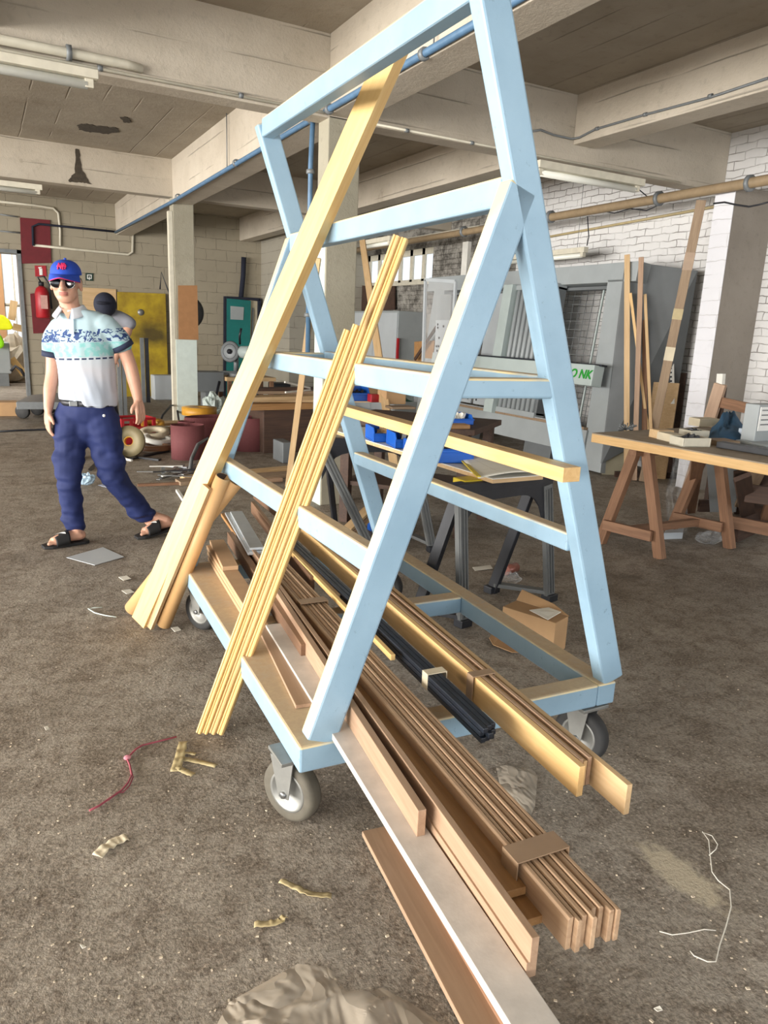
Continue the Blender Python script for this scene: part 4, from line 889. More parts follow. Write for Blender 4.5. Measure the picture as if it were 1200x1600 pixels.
# ------------------------------------------------------------ narrow bench on plastic sawhorses behind the trolley
BT = .75
k1 = G(770, 748, BT); k3 = G(522, 672, BT); dl = (k3-k1).normalized(); dr = V3((dl.y, -dl.x, 0)); BL = (k3-k1).length + .1; BW_ = .31
BM = Matrix((dl, dr, V3((0, 0, 1)))).transposed()
def bp(a, b, z): return V3((k1.x, k1.y, 0)) + dl*a + dr*b + V3((0, 0, z))
bo = thing('bench_board', 'narrow white-topped bench board on plastic sawhorses behind the trolley', 'bench', bp(BL/2, BW_/2, BT-.025))
build(MB().box(bp(BL/2, BW_/2, BT-.002), (BL, BW_, .004), BM), 'laminate_top', white, bo)
build(MB().box(bp(BL/2, BW_/2, BT-.0135), (BL, BW_, .019), BM), 'board_core', pale, bo)
def sawhorse(label, feet, a, z=BT-.026, arch=True):
    """feet = grey-near-left, grey-near-right, black-far-right, black-far-left; a = place along the bench"""
    t = thing('sawhorse', label, 'sawhorse', (V3(feet[0])+V3(feet[1]))/2, 'plastic sawhorses under the bench')
    c = bp(a, BW_/2, 0); e = (V3(feet[1])-V3(feet[0])); e.z = 0; e = e.normalized(); pr = V3((-e.y, e.x, 0)); hl = .36
    L = c - e*hl; Rr = c + e*hl
    bm_ = MB(); bm_.box(c+V3((0, 0, z-.04)), (2*hl, .07, .08), Matrix((e, pr, V3((0, 0, 1)))).transposed()); build(bm_, 'top_beam', blackp, t, .006)
    ar = MB(); n = 14; up = []
    for i in range(n+1):
        s = i/n*2-1; up.append(c + e*(hl*.86*s) - pr*.036 + V3((0, 0, z-.095-.17*abs(s)**5)))
    dn = [V3((p.x, p.y, z-.05)) for i, p in enumerate(up)]
    for i in range(n): ar.add([up[i], up[i+1], dn[i+1], dn[i], up[i]+pr*.012, up[i+1]+pr*.012, dn[i+1]+pr*.012, dn[i]+pr*.012], [(0, 1, 2, 3), (4, 7, 6, 5), (0, 4, 5, 1), (3, 2, 6, 7), (0, 3, 7, 4), (1, 5, 6, 2)])
    build(ar, 'arched_brace', blackp, t)
    tops = [L+e*.05-pr*.03, Rr-e*.05-pr*.03, Rr-e*.09+pr*.03, L+e*.09+pr*.03]
    for i, (f, q) in enumerate(zip(feet, tops)):
        f = V3(f); f.z = 0; q = q+V3((0, 0, z-.06)); mt = greyp if i < 2 else blackp; n_ = -pr if i < 2 else e
        d = (q-f).normalized()
        lg = MB(); lg.bar(f, q, .062, .03, n_); lg = build(lg, 'leg', mt, t, .004); tag(lg, 'grey leg' if i < 2 else 'black leg')
        sd = d.cross(n_).normalized(); ch = MB()
        for s in (-1, 0, 1): ch.bar(f+d*.05+sd*(.02*s)+V3(n_)*.017, q-d*.02+sd*(.02*s)+V3(n_)*.017, .008, .008, n_)
        build(ch, 'leg_ribs', mt, lg); build(MB().box(f+V3((0, 0, .02)), (.075, .06, .04), Matrix((e, pr, V3((0, 0, 1)))).transposed()), 'foot', blackp, lg, .004)
    for i, j in ((1, 2), (0, 3)):
        a0 = V3(feet[i]).lerp(tops[i]+V3((0, 0, z)), .07); a1 = V3(feet[j]).lerp(tops[j]+V3((0, 0, z)), .07); b = MB(); b.bar(a0, a1, .05, .022, (0, 0, 1)); build(b, 'spreader', greyp if i else blackp, t, .003)
    return t
h1 = sawhorse('near sawhorse with grey front legs under the near bench end', [G(723, 978), G(858, 938), G(768, 925), G(648, 965)], .12)
build(MB().box(bp(.13, .02, BT-.045)-V3((.06, 0, 0)), (.1, .12, .05), BM), 'yellow_clamp_pad', yellowp, h1, .004)
sawhorse('far sawhorse beside the central column under the far bench end', [G(585, 868), G(676, 862), G(632, 842), G(524, 830)], BL-.28)
# ---- things on the bench
def bz(x, y): return G(x, y, BT+.002)
def bin_px(label, x0, x1, yb, h, dep, mat=None, fill=None, grp='blue plastic bins on the bench', z=BT+.002, ang=None):
    a = G(x0, yb, z); b = G(x1, yb, z); w_ = (b-a).length; d = (b-a).normalized(); n = V3((-d.y, d.x, 0)); c = (a+b)/2+n*dep/2; M = Matrix((d, n, V3((0, 0, 1)))).transposed(); t = .008
    mb = MB(); mb.box(c+V3((0, 0, t/2)), (w_, dep, t), M)
    fr = h*.62
    mb.box(c+n*(dep/2-t/2)+V3((0, 0, h/2)), (w_, t, h), M); mb.box(c-n*(dep/2-t/2)+V3((0, 0, fr/2)), (w_, t, fr), M)
    for s in (-1, 1):
        o = c+d*(s*(w_/2-t/2)); mb.poly([o-n*dep/2, o+n*dep/2, o+n*dep/2+V3((0, 0, h)), o-n*dep/2*.7+V3((0, 0, h)), o-n*dep/2+V3((0, 0, fr))], t*-s, 0, d)
    mb.box(c-n*(dep/2+.004)+V3((0, 0, fr*.85)), (w_*1.02, .012, fr*.2), M)
    o = tag(build(mb, 'storage_bin', mat or bluebin, None, .003), label, 'bin', grp)
    if fill:
        k = MB()
        for i in range(12): k.box(c+d*((w_*.5-.05)*(rnd.random()*2-1))+n*((dep*.5-.05)*(rnd.random()*2-1))+V3((0, 0, .035+h*.35*rnd.random())), (.05, .025, .025), Matrix.Rotation(rnd.random()*6, 3, V3((rnd.random(), rnd.random(), 1))))
        tag(build(k, 'contents', fill, o), None, None, None, 'stuff')
    return o
bin_px('blue bin with pale parts, furthest along the bench', 583, 632, 691, .085, .2, None, pale)
bin_px('middle blue bin with dark contents on the bench', 617, 668, 701, .085, .2, None, blackp)
bin_px('small blue bin standing before the middle one', 634, 660, 706, .07, .06, None, None)
bin_px('large blue bin nearest the papers on the bench', 672, 740, 724, .12, .2, None, blackp)
# papers: a drooping yellow-edged drawing pad
pp = [G(713, 711, BT+.01), G(830, 712, BT+.02), G(840, 741, BT+.012), G(748, 746, BT+.008)]
def pf(u, v):
    q = pp[0].lerp(pp[1], u).lerp(pp[3].lerp(pp[2], u), v); return q + V3((0, 0, .012*math.sin(u*3.1)+.006*math.sin(v*5+u*3)))
pm = bpy.data.materials.new('gridded_paper'); pm.use_nodes = True
def mat_grid():
    m, nt, b = newmat('drawing_paper'); k = N(nt); v = k.coord(rot=(0, 0, R(12))); s = k.sep(v)
    la = k.m('ABSOLUTE', k.m('SUBTRACT', k.m('FRACT', k.mul(s[0], 9.0)), .5)); lb = k.m('ABSOLUTE', k.m('SUBTRACT', k.m('FRACT', k.mul(s[1], 6.0)), .5))
    f = k.m('MAXIMUM', k.ramp(la, .485, .497), k.ramp(lb, .488, .498)); k.put(b.inputs['Base Color'], k.mix(k.mul(f, .6), srgb(232, 228, 214), srgb(170, 156, 120))); b.inputs['Roughness'].default_value = .8; return m
bpy.data.materials.remove(pm); gp = mat_grid()
b = MB(); b.grid(pf, 16, 12); pad = tag(build(b, 'drawing_sheet', gp, None, 0, .004, None, False), 'large ruled paper sheet with a curled yellow edge on the bench', 'paper')
b = MB(); b.bar(pp[0]+V3((0, 0, .006)), pp[3]+V3((0, 0, .004)), .02, .006, (0, 0, 1)); build(b, 'yellow_edge', yellowp, pad)
o = MB(); a = bz(739, 712); o.box(a+V3((.05, .06, .035)), (.14, .05, .07)); tag(build(o, 'white_carton', white, None, .002), 'small white carton behind the paper sheet', 'carton')
o = MB(); a = bz(630, 700); o.lathe([(0, 0), (.02, 0), (.02, .05), (.012, .06), (.012, .08), (0, .08)], a, (0, 0, 1), 14); tag(build(o, 'clear_bottle', clearf), 'small clear plastic bottle beside the blue bins', 'bottle')
# ------------------------------------------------------------ second workbench further back with cartons and bins
FT = .78
fz = lambda x, y: G(x, y, FT)
fa, fb, = fz(520, 640), fz(745, 668)
wb = thing('workbench', 'cluttered long dark workbench behind the bins, in front of the sooty wall', 'workbench', V3((3.9, 6.4, 0)))
fp = [fz(522, 652), fz(742, 672), fz(742, 640), fz(560, 618)]
ctr = sum(fp, V3())/4
wbx = MB(); d0 = (fp[0]-fp[1]).normalized(); n0 = V3((d0.y, -d0.x, 0)); lw = (fp[0]-fp[1]).length; WM = Matrix((d0, n0, V3((0, 0, 1)))).transposed(); WD = .75
def wp(a, b, z): return V3((fp[1].x, fp[1].y, 0)) + d0*a + n0*b + V3((0, 0, z))
build(MB().box(wp(lw/2, WD/2, FT-.02), (lw, WD, .04), WM), 'bench_top', darkwood, wb, .003)
for a in (.08, lw-.08):
    for b_ in (.06, WD-.06): build(MB().box(wp(a, b_, (FT-.04)/2), (.07, .07, FT-.04), WM), 'leg', darkwood, wb, .003)
build(MB().box(wp(lw/2, WD/2, .30), (lw-.1, WD-.1, .03), WM), 'lower_shelf', darkwood, wb)
def fbox(name, label, cat, x0, x1, yb, h, dep, mat, ins=False):
    a = fz(x0, yb); b = fz(x1, yb); a.z = b.z = FT+.001; w_ = (b-a).length; d = (b-a).normalized(); n = V3((-d.y, d.x, 0)); c = (a+b)/2+n*dep/2; M = Matrix((d, n, V3((0, 0, 1)))).transposed(); mb = MB()
    mb.box(c+V3((0, 0, h/2)), (w_, dep, h), M)
    return tag(build(mb, name, mat, None, .006), label, cat)
bin_px('blue bin on the dark workbench left of the red thing', 547, 578, 627, .12, .2, None, blackp, 'bins on the dark workbench', FT+.001)
fbox('red_tool', 'red tool lying right of the blue bin on the dark workbench', 'tool', 580, 603, 629, .07, .1, redm)
fbox('white_carton', 'pale carton with a white label standing on the dark workbench', 'carton', 575, 600, 620, .2, .15, card)
fbox('carton', 'brown open carton to the right of the pale carton', 'carton', 603, 634, 632, .13, .2, card)
fbox('green_box', 'dark green box behind the brown carton', 'box', 626, 647, 628, .2, .12, plain('green_plastic', srgb(20, 70, 46), .5))
bin_px('blue tray with white scraps at the right end of the dark workbench', 698, 740, 664, .07, .2, None, paper, 'bins on the dark workbench', FT+.001)
fbox('wood_offcut', 'brown wood offcut under the blue tray edge', 'offcut', 700, 735, 671, .03, .1, knotty)
crumple('plastic_bag', 'grey crumpled plastic bag on the dark workbench', 'bag', G(652, 632, FT)+V3((0, 0, .05)), (.16, .08, .13), clearf, 9)
fbox('white_pad', 'flat pale pad lying on the dark workbench', 'pad', 612, 650, 640, .02, .15, greywood)
# ------------------------------------------------------------ frames, cabinets and panels near the high window
def slab(name, label, cat, pts, th, mat, up=(-1, 0, 0)):
    b = MB(); b.poly(pts, th, 0, up); return tag(build(b, name, mat, None, .003), label, cat)
cbn = thing('grey_cabinet', 'tall grey double-door cabinet against the sooty wall', 'cabinet', (6.35, 12.4, 0))
ya, yb_ = PX(620, 560, 6.1).y, PX(545, 560, 6.1).y; zt_ = PX(590, 486, 6.1).z
build(MB().b2(6.1, 6.6, ya, yb_, .0, zt_), 'body', mgrey, cbn, .004); ym = PX(583, 560, 6.1).y
build(MB().b2(6.08, 6.1, ya+.02, ym-.01, .05, zt_-.03), 'door', mpanel, cbn, .003); build(MB().b2(6.08, 6.1, ym+.01, yb_-.02, .05, zt_-.03), 'door', mpanel, cbn, .003)
y0c = PX(618, 520, 6.0).y
o = MB(); o.b2(6.07, 6.1, ya-.06, ya-.02, zt_*.55, zt_*.75); tag(build(o, 'red_handle_tool', redm), 'small red tool hanging beside the grey cabinet', 'tool')
slab('hardboard_sheet', 'dark brown panel above the grey cabinet under the window', 'panel', [PX(*q, 6.6) for q in ((553, 446), (618, 447), (618, 484), (553, 486))], .03, darkwood)
gf = thing('glazed_frame', 'tall framed clear pane standing behind the workbench', 'frame', PX(690, 640, 5.2))
def gfp(x, y): return PX(x, y, 5.2)
for a, b in (((665, 437), (659, 640)), ((712, 440), (702, 640)), ((665, 437), (712, 440))):
    bb_ = MB(); bb_.bar(gfp(*a), gfp(*b), .04, .03, (-1, 0, 0)); build(bb_, 'frame_bar', mpanel, gf)
bb_ = MB(); bb_.poly([gfp(*q) for q in ((666, 438), (711, 441), (703, 628), (660, 628))], .006, 0, (-1, 0, 0)); build(bb_, 'clear_pane', pane, gf)
pf_ = thing('perforated_panel', 'grey perforated metal panel with a plain top half, behind the clear pane', 'panel', PX(693, 600, 5.6))
bb_ = MB(); bb_.poly([PX(*q, 5.6) for q in ((684, 460), (706, 460), (700, 575), (679, 575))], .01, 0, (-1, 0, 0)); build(bb_, 'metal_sheet', mpanel, pf_)
bb_ = MB(); bb_.poly([PX(*q, 5.585) for q in ((684, 460), (706, 460), (704, 500), (682, 500))], .01, 0, (-1, 0, 0)); build(bb_, 'plain_top', mgrey, pf_)
for (x, y) in ((684, 507), (684, 512), (686, 528), (693, 510), (696, 524), (694, 535), (694, 545), (682, 541), (685, 541), (683, 548), (693, 556)):
    build(MB().lathe([(0, 0), (.016, 0), (.016, .004), (0, .004)], PX(x, y, 5.583), (-1, 0, 0), 8), 'hole', blackp, pf_)
slab('plywood_sheet', 'orange plywood sheet low behind the clear pane', 'sheet', [PX(*q, 5.9) for q in ((649, 534), (680, 532), (676, 580), (648, 580))], .02, knotty)
tag(plank('batten', PX(648, 562, 5.8), PX(684, 508, 5.8), .05, .02, darkwood, (-1, 0, 0)), 'dark slat leaning across the orange plywood sheet', 'slat')
# white post, dark sheet and blue sheet above the saw's left end
tag(plank('white_post', PX(726, 436, 6.4), PX(730, 378, 6.4), .14, .06, white, (-1, 0, 0)), 'white upright post behind the left end of the panel saw', 'post')
tag(plank('grey_board', PX(737, 434, 6.35), PX(754, 385, 6.35), .2, .03, mgreyd, (-1, 0, 0)), 'dark grey board leaning beside the white post above the saw', 'board')
tag(plank('blue_board', PX(748, 430, 6.4), PX(768, 378, 6.4), .1, .03, navy, (-1, 0, 0)), 'dark blue board leaning rightmost above the saw', 'board')
# planks leaning at the central column and further back
q0 = G(450, 762); tag(plank('slat', q0+V3((0, 0, .012)), PX(496, 403, 2.33), .05, .025, pale, (-.5, -.85, 0)), 'thin reddish slat leaning against the central column', 'slat')
q1 = G(618, 668, .75); q2 = PX(566, 374, 4.2)
tag(plank('batten', V3((q1.x, q1.y, .0))+ (q1-q2).normalized()*0+V3((.05, -.1, .01)), q2, .07, .03, pale, (-.6, -.8, 0)), 'long slat with a tape patch leaning behind the central column', 'slat')
# ------------------------------------------------------------ plank pile behind the central column
pc = G(470, 712); pc.y = 8.2; pc.x = PY(470, 690, 8.2).x
pb = tag(build(MB().box(pc+V3((.0, 0, .25)), (1.15, .6, .5)), 'low_box', darkwood, None, .01), 'low dark box carrying the pile of planks left of the column', 'box')
for i, (dx, dy, dz, l, w_, rz, mt, lab) in enumerate((
    (-.2, -.25, .53, 1.3, .16, 4, knotty, 'thick brown plank at the bottom of the plank pile'), (.0, -.1, .585, 1.6, .3, -6, pale, 'wide pale plank in the middle of the plank pile'),
    (-.15, -.2, .625, 1.5, .25, 9, pale, 'pale plank jutting out left on the plank pile'), (.1, 0, .66, 1.7, .12, -3, greywood, 'grey narrow plank upon the plank pile'), (.1, .05, .70, 1.8, .1, 6, darkwood, 'dark plank on top of the plank pile'))):
    d = V3((math.cos(R(rz)), math.sin(R(rz)), 0)); c = pc+V3((dx, dy, dz)); tag(plank('plank', c-d*l/2, c+d*l/2, w_, .035 if i else .07, mt), lab, 'plank', 'planks piled left of the column')
for i, (a, b) in enumerate((((445, 562+35), (500, 610)), ((446, 613), (500, 608)))):
    tag(plank('white_rod', PY(*a, 8.0), PY(*b, 8.3), .02, .02, white), ['upper', 'lower'][i]+' white rod sticking out of the plank pile', 'rod')
tag(plank('white_rod', G(428, 675), G(450, 655, .2), .02, .02, white), 'white rod leaning on the floor left of the plank pile', 'rod')
tag(build(MB().box(G(442, 720)+V3((0, 0, .11)), (.12, .3, .22)), 'grey_block', mgreyd, None, .01), 'small grey block with a pale top beside the slat', 'block')
# ------------------------------------------------------------ heap of workshop leftovers at the left
def crate():
    a = G(192, 695); b = G(236, 692); d = (b-a).normalized(); n = V3((-d.y, d.x, 0)); w_ = .42; dep = .32; h = .30; c = a + d*.2 + n*dep/2
    M = Matrix((d, n, V3((0, 0, 1)))).transposed(); t = thing('red_crate', 'red plastic crate with white lettering behind the walking man', 'crate', c)
    mb = MB(); mb.box(c+V3((0, 0, .01)), (w_, dep, .02), M)
    for s in (-1, 1):
        mb.box(c+n*(s*(dep/2-.008))+V3((0, 0, .1)), (w_, .016, .2), M); mb.box(c+n*(s*(dep/2-.008))+V3((0, 0, .285)), (w_, .02, .03), M)
        for q in (-1, -.45, .45, 1): mb.box(c+n*(s*(dep/2-.008))+d*(q*(w_/2-.02))+V3((0, 0, .24)), (.04, .016, .09), M)
        mb.box(c+d*(s*(w_/2-.008))+V3((0, 0, .1)), (.016, dep, .2), M); mb.box(c+d*(s*(w_/2-.008))+V3((0, 0, .285)), (.02, dep, .03), M)
        for q in (-1, 1): mb.box(c+d*(s*(w_/2-.008))+n*(q*(dep/2-.05))+V3((0, 0, .24)), (.016, .08, .09), M)
    build(mb, 'crate_body', redm, t, .004)
    f = -n*(dep/2+.003); p = lambda x, z: c + f + d*x + V3((0, 0, z))
    for pts in ([(-.19, .19), (-.1, .17), (-.02, .10), (.02, .10), (.1, .17), (.19, .19), (.1, .14), (.02, .06), (-.02, .06), (-.1, .14)],): 
        g = MB(); g.poly([p(x, z) for x, z in pts], .003, 0, -n); build(g, 'white_emblem', whitem, t)
    for i, x in enumerate((-.1, -.065, -.03, .005, .04, .075)):
        g = MB(); g.poly([p(x, .125), p(x+.022, .125), p(x+.03, .165), p(x+.008, .165)], .003, 0, -n); build(g, 'white_letter', whitem, t)
crate()
def roll(name, label, c, ax, r0, r1, w_, mat, inner=None, grp=None):
    b = MB(); b.lathe([(r0, -w_/2), (r1, -w_/2), (r1*.985, -w_/2+.001), (r1, -w_/2+.004), (r1, w_/2), (r0, w_/2), (r0, -w_/2)], c, ax, 36)
    o = tag(build(b, name, mat), label, 'roll', grp)
    if inner is not None: b = MB(); b.lathe([(r0*.96, -w_/2*1.05), (r0, -w_/2*1.05), (r0, w_/2*1.05), (r0*.9, w_/2*1.05), (r0*.9, -w_/2*1.05)], c, ax, 24); build(b, 'core', inner, o)
    return o
gy = 'edging rolls heaped beside the red crate'
tan_ = plain('olive_edging', srgb(140, 128, 96), .6, 0, .06); brn = plain('brown_edging', srgb(120, 82, 54), .5, 0, .1)
roll('edging_roll', 'large olive edging roll standing beside the walking man', G(203, 714)+V3((0, 0, .165)), (-.45, -.8, .25), .05, .165, .045, tan_, amber, gy)
for i, (x, y, z, ax, r0, r1, mt, lab) in enumerate((
    (238, 705, .03, (0, 0, 1), .12, .22, brn, 'brown edging roll lying flat at the bottom of the heap'), (244, 700, .10, (.1, -.15, 1), .12, .2, white, 'white edging roll on the heap, below the orange one'),
    (238, 696, .17, (-.1, -.2, 1), .1, .2, cream, 'cream edging roll on top of the heap'), (236, 690, .235, (-.2, -.3, 1), .08, .16, amber, 'orange edging roll topmost on the heap'),
    (258, 698, .04, (0, .1, 1), .1, .19, oldwood, 'reddish edging roll at the right of the heap'), (262, 690, .11, (.2, .1, 1), .1, .18, greym, 'grey edging roll upon the reddish roll'))):
    roll('edging_roll', lab, G(x+4, y)+V3((0, 0, z*.72+.03)), ax, r0*.85, r1*.85, .05, mt, None, gy)
roll('edging_roll', 'yellow roll on the boards behind the maroon belts', G(312, 672)+V3((0, 0, .26)), (0, 0, 1), .03, .23, .1, amber, None, None)
# maroon sanding belts: wide open loops standing on edge
def belt(label, c, r, h, a=1.0, b=1.0, rot=0, curl=0):
    mb = MB(); n = 48; w_ = .006; c = V3(c)
    def P(i, rr, z):
        t = 2*math.pi*i/n; q = V3((rr*a*math.cos(t), rr*b*math.sin(t), z)); return c + Matrix.Rotation(rot, 3, 'Z') @ q
    for i in range(n):
        j = (i+1) % n; k = [P(i, r, 0), P(j, r, 0), P(j, r, h), P(i, r, h), P(i, r-w_, 0), P(j, r-w_, 0), P(j, r-w_, h), P(i, r-w_, h)]
        mb.add(k, [(0, 1, 2, 3), (5, 4, 7, 6), (3, 2, 6, 7), (1, 0, 4, 5)], 0, True)
    return tag(build(mb, 'sanding_belt', maroon, None, 0, 0, None, False), label, 'sanding belt', 'maroon sanding belts on the floor')
belt('left maroon sanding belt, nearest the strips of metal', G(294, 716), .175, .36, 1, .8)
belt('small rolled maroon belt inside the left one', G(294, 712)+V3((.0, .05, .0)), .09, .37, 1, .9)
belt('wide maroon sanding belt behind the yellow timber', G(328, 700), .26, .37, 1.15, .6, .2)
belt('right maroon sanding belt, on the right of the yellow timber', G(392, 703), .19, .38, 1, .8)
# boards under the yellow roll, wooden scraps
for i, (x, y, l, rz, z, mt, lab) in enumerate(((318, 684, 1.0, 8, .17, pale, 'pale board under the yellow roll'), (305, 690, .9, -12, .12, card, 'brown card under the pale board'), (340, 682, .8, 20, .205, knotty, 'brown stick lying on the boards by the yellow roll'))):
    c = G(x, y)+V3((0, 0.25, z)); d = V3((math.cos(R(rz)), math.sin(R(rz)), 0)); tag(plank('board', c-d*l/2, c+d*l/2, .25-.08*i, .03, mt), lab, 'board')
tag(build(MB().box(G(318, 690)+V3((.05, .3, .055)), (.9, .5, .11)), 'low_carton', card, None, .01), 'low carton carrying the boards behind the belts', 'carton')
# scrap metal and plastic strips on the floor
sm = [greym, steel, alu, blackp, greyp, white]
spots = [(255, 738), (262, 744), (270, 735), (276, 742), (283, 738), (290, 745), (298, 739), (305, 744), (312, 737), (270, 748), (285, 750), (260, 735), (296, 733), (250, 742)]
words_ = ['leftmost', 'second', 'third', 'fourth', 'fifth', 'sixth', 'seventh', 'eighth', 'ninth', 'tenth', 'eleventh', 'twelfth', 'thirteenth', 'fourteenth']
for i, (x, y) in enumerate(spots):
    c = G(x, y)+V3((0, 0, .015+.006*(i % 4))); a = rnd.uniform(-.6, 1.4); d = V3((math.cos(a), math.sin(a), rnd.uniform(-.02, .06))); l = rnd.uniform(.25, .55)
    tag(plank('scrap_strip', c-d*l/2+V3((0, 0, .01)), c+d*l/2+V3((0, 0, .01)), .035, .008, sm[i % 6]), 'thin scrap strip in the tangle of strips before the maroon belts', 'strip', 'scrap strips before the maroon belts')
def curl(label, pts, r, mat, w_=None, cat='strip', name='curled_strip'):
    return tag(build(MB().tube(pts, r, 6), name, mat), label, cat)
q = [G(x, y)+V3((0, 0, z)) for x, y, z in ((296, 742, .02), (300, 735, .12), (310, 728, .22), (325, 724, .26), (338, 728, .2), (345, 738, .05))]
curl('grey strip arching over in front of the left maroon belt', q, .018, greyp)
q = [G(x, y)+V3((0, 0, z)) for x, y, z in ((320, 752, .01), (318, 740, .1), (325, 732, .16), (335, 735, .14), (338, 748, .02))]
curl('dark curled hose end behind the yellow timber', q, .025, blackp)
q = [G(x, y)+V3((0, 0, z)) for x, y, z in ((245, 676, .02), (255, 672, .2), (268, 668, .3), (277, 664, .28), (280, 672, .1))]
curl('dark hose looping above the heap of rolls', q, .015, blackp)
q = [G(x, y)+V3((0, 0, .01)) for x, y in ((186, 708), (190, 714), (197, 719), (206, 721))]
curl('white curved strip on the floor beside the olive roll', q, .014, white)
for i, (x0, y0_, x1, y1_, lab) in enumerate(((205, 718, 262, 706, 'dark strip lying before the heap of rolls'), (200, 714, 250, 720, 'second dark strip on the floor before the rolls'))):
    tag(plank('dark_strip', G(x0, y0_)+V3((0, 0, .01)), G(x1, y1_)+V3((0, 0, .01)), .05, .02, blackp), lab, 'strip')
tag(plank('red_batten', G(215, 760)+V3((0, 0, .012)), G(292, 757)+V3((0, 0, .012)), .035, .022, MAT['oldwood']), 'reddish batten lying on the floor behind the man', 'batten')
for i, (p, r_, lab) in enumerate((((278, 757), (480, 742), 'long pale board flat on the floor behind the trolley'), ((285, 751), (470, 733), 'second pale board lying behind the first one'), ((300, 762), (440, 752), 'brown edge board in front of the two pale floor boards'))):
    tag(plank('floor_board', G(*p)+V3((0, 0, .02)), G(*r_)+V3((0, 0, .02)), .16-.05*i, .035, [greywood, pale, oak][i]), lab, 'board')
tag(plank('white_stick', G(277, 770)+V3((0, 0, .02)), G(297, 800)+V3((0, 0, .02)), .025, .025, white), 'white stick lying left of the cardboard tubes', 'stick')
# light cart behind the man
ct = thing('flat_cart', 'low grey flat cart on wheels by the hall opening', 'cart', G(60, 650))
z0 = .2; a, b = G(25, 628, .32), G(92, 622, .32); cc = [G(25, 628, .30), G(110, 628, .30), G(110, 612, .30), G(48, 617, .30)]
mb = MB(); mb.poly([c - V3((0, 0, .1)) for c in cc], .10); build(mb, 'deck', greym, ct, .006)
for i, (x, y) in enumerate(((37, 655), (60, 650), (78, 648))): 
    p = G(x, y); build(MB().lathe([(0, -.03), (.09, -.03), (.1, -.02), (.1, .02), (.09, .03), (0, .03)], p+V3((0, .1, .1)), (-.5, -.85, 0), 20), 'wheel', rubberd, ct); 
tag(build(MB().box(G(8, 650)+V3((0, .1, .1)), (.35, .3, .2)), 'carton', card, None, .01), 'small carton at the left edge beside the flat cart', 'carton')
# mitre saw on a stand before the teal door
sx = PY(382, 650, 11.5); g = V3((sx.x, 11.5, 0))
st = thing('saw_stand', 'wooden saw stand with four posts before the teal door', 'stand', g)
zt2 = PY(380, 588, 11.5).z
for dx in (-.3, .38):
    for dy in (-.2, .3): build(MB().box(g+V3((dx, dy, zt2/2)), (.06, .06, zt2)), 'post', oldwood, st, .003)
build(MB().box(g+V3((.04, .05, zt2-.03)), (.8, .6, .06)), 'top', pale, st, .003); build(MB().box(g+V3((.04, -.2, .12)), (.7, .04, .05)), 'rail', oldwood, st)
mw = thing('mitre_saw', 'grey mitre saw with a round blade guard on the wooden stand', 'saw', g+V3((-.1, 0, zt2)))
h = g+V3((-.12, -.05, zt2)); build(MB().lathe([(0, 0), (.16, 0), (.16, .06), (0, .06)], h, (0, 0, 1), 24).box(h+V3((0, .05, .05)), (.5, .12, .06)), 'base', greym, mw)
build(MB().lathe([(0, -.012), (.15, -.022), (.165, 0), (.15, .022), (0, .012)], h+V3((-.12, 0, .38)), (-.7, -.7, .1), 28), 'blade_guard', greym, mw)
build(MB().lathe([(0, 0), (.035, 0), (.04, .02), (0, .03)], h+V3((-.12, 0, .38))+V3((-.7, -.7, .1)).normalized()*.02, (-.7, -.7, .1), 16).lathe([(.10, 0), (.115, .004), (.115, .0)], h+V3((-.12, 0, .38))+V3((-.7, -.7, .1)).normalized()*.017, (-.7, -.7, .1), 28), 'guard_hub', blackp, mw)
build(MB().lathe([(0, 0), (.09, 0), (.1, .2), (.06, .26), (0, .26)], h+V3((.02, -.05, .38)), (.6, -.5, .0), 20), 'motor', mlight, mw); build(MB().tube([h+V3((0, .1, .06)), h+V3((0, .08, .3))], .04, 8), 'arm', greym, mw)
build(MB().tube([h+V3((.03, -.02, .5)), h+V3((.0, -.1, .62)), h+V3((.02, -.12, .74))], .018, 8), 'handle', blackp, mw)
tag(build(MB().box(g+V3((-.62, .05, zt2-.08)), (.5, .4, .3)), 'machine_box', mgreyd, None, .01), 'dark grey machine box left of the mitre saw', 'box')
p = g+V3((-.62, .05, 0)); 
tag(build(MB().box(p+V3((0, 0, (zt2-.23)/2)), (.06, .3, zt2-.23)).box(p+V3((0, 0, .02)), (.4, .35, .04)), 'machine_pedestal', mgreyd), 'narrow pedestal carrying the dark grey machine box', 'pedestal')
crumple('white_sack', 'bulging white sack on the floor left of the saw stand', 'sack', g+V3((-.62, -.45, .05)), (.19, .15, .17), mint, 11)
for i, (x0, y0_, x1, y1_) in enumerate(((318, 648, 332, 588), (329, 655, 343, 596))):
    tag(build(MB().tube([G(x0, y0_), PY(x1, y1_, G(x0, y0_).y+.15)], .022, 8), 'black_pole', blackp), ['left', 'right'][i]+' black pole leaning by the white sack', 'pole')
tag(build(MB().box(g+V3((.7, .3, .25)), (.3, .3, .5)), 'dark_bin', blackp, None, .02), 'dark bin right of the saw stand', 'bin')
tag(build(MB().b2(PY(238, 630, 14.2).x, PY(245, 630, 14.2).x+.35, 14.0, 14.3, 0, .45), 'white_tub', mpanel, None, .02), 'white tub at the foot of the yellow panel', 'tub')
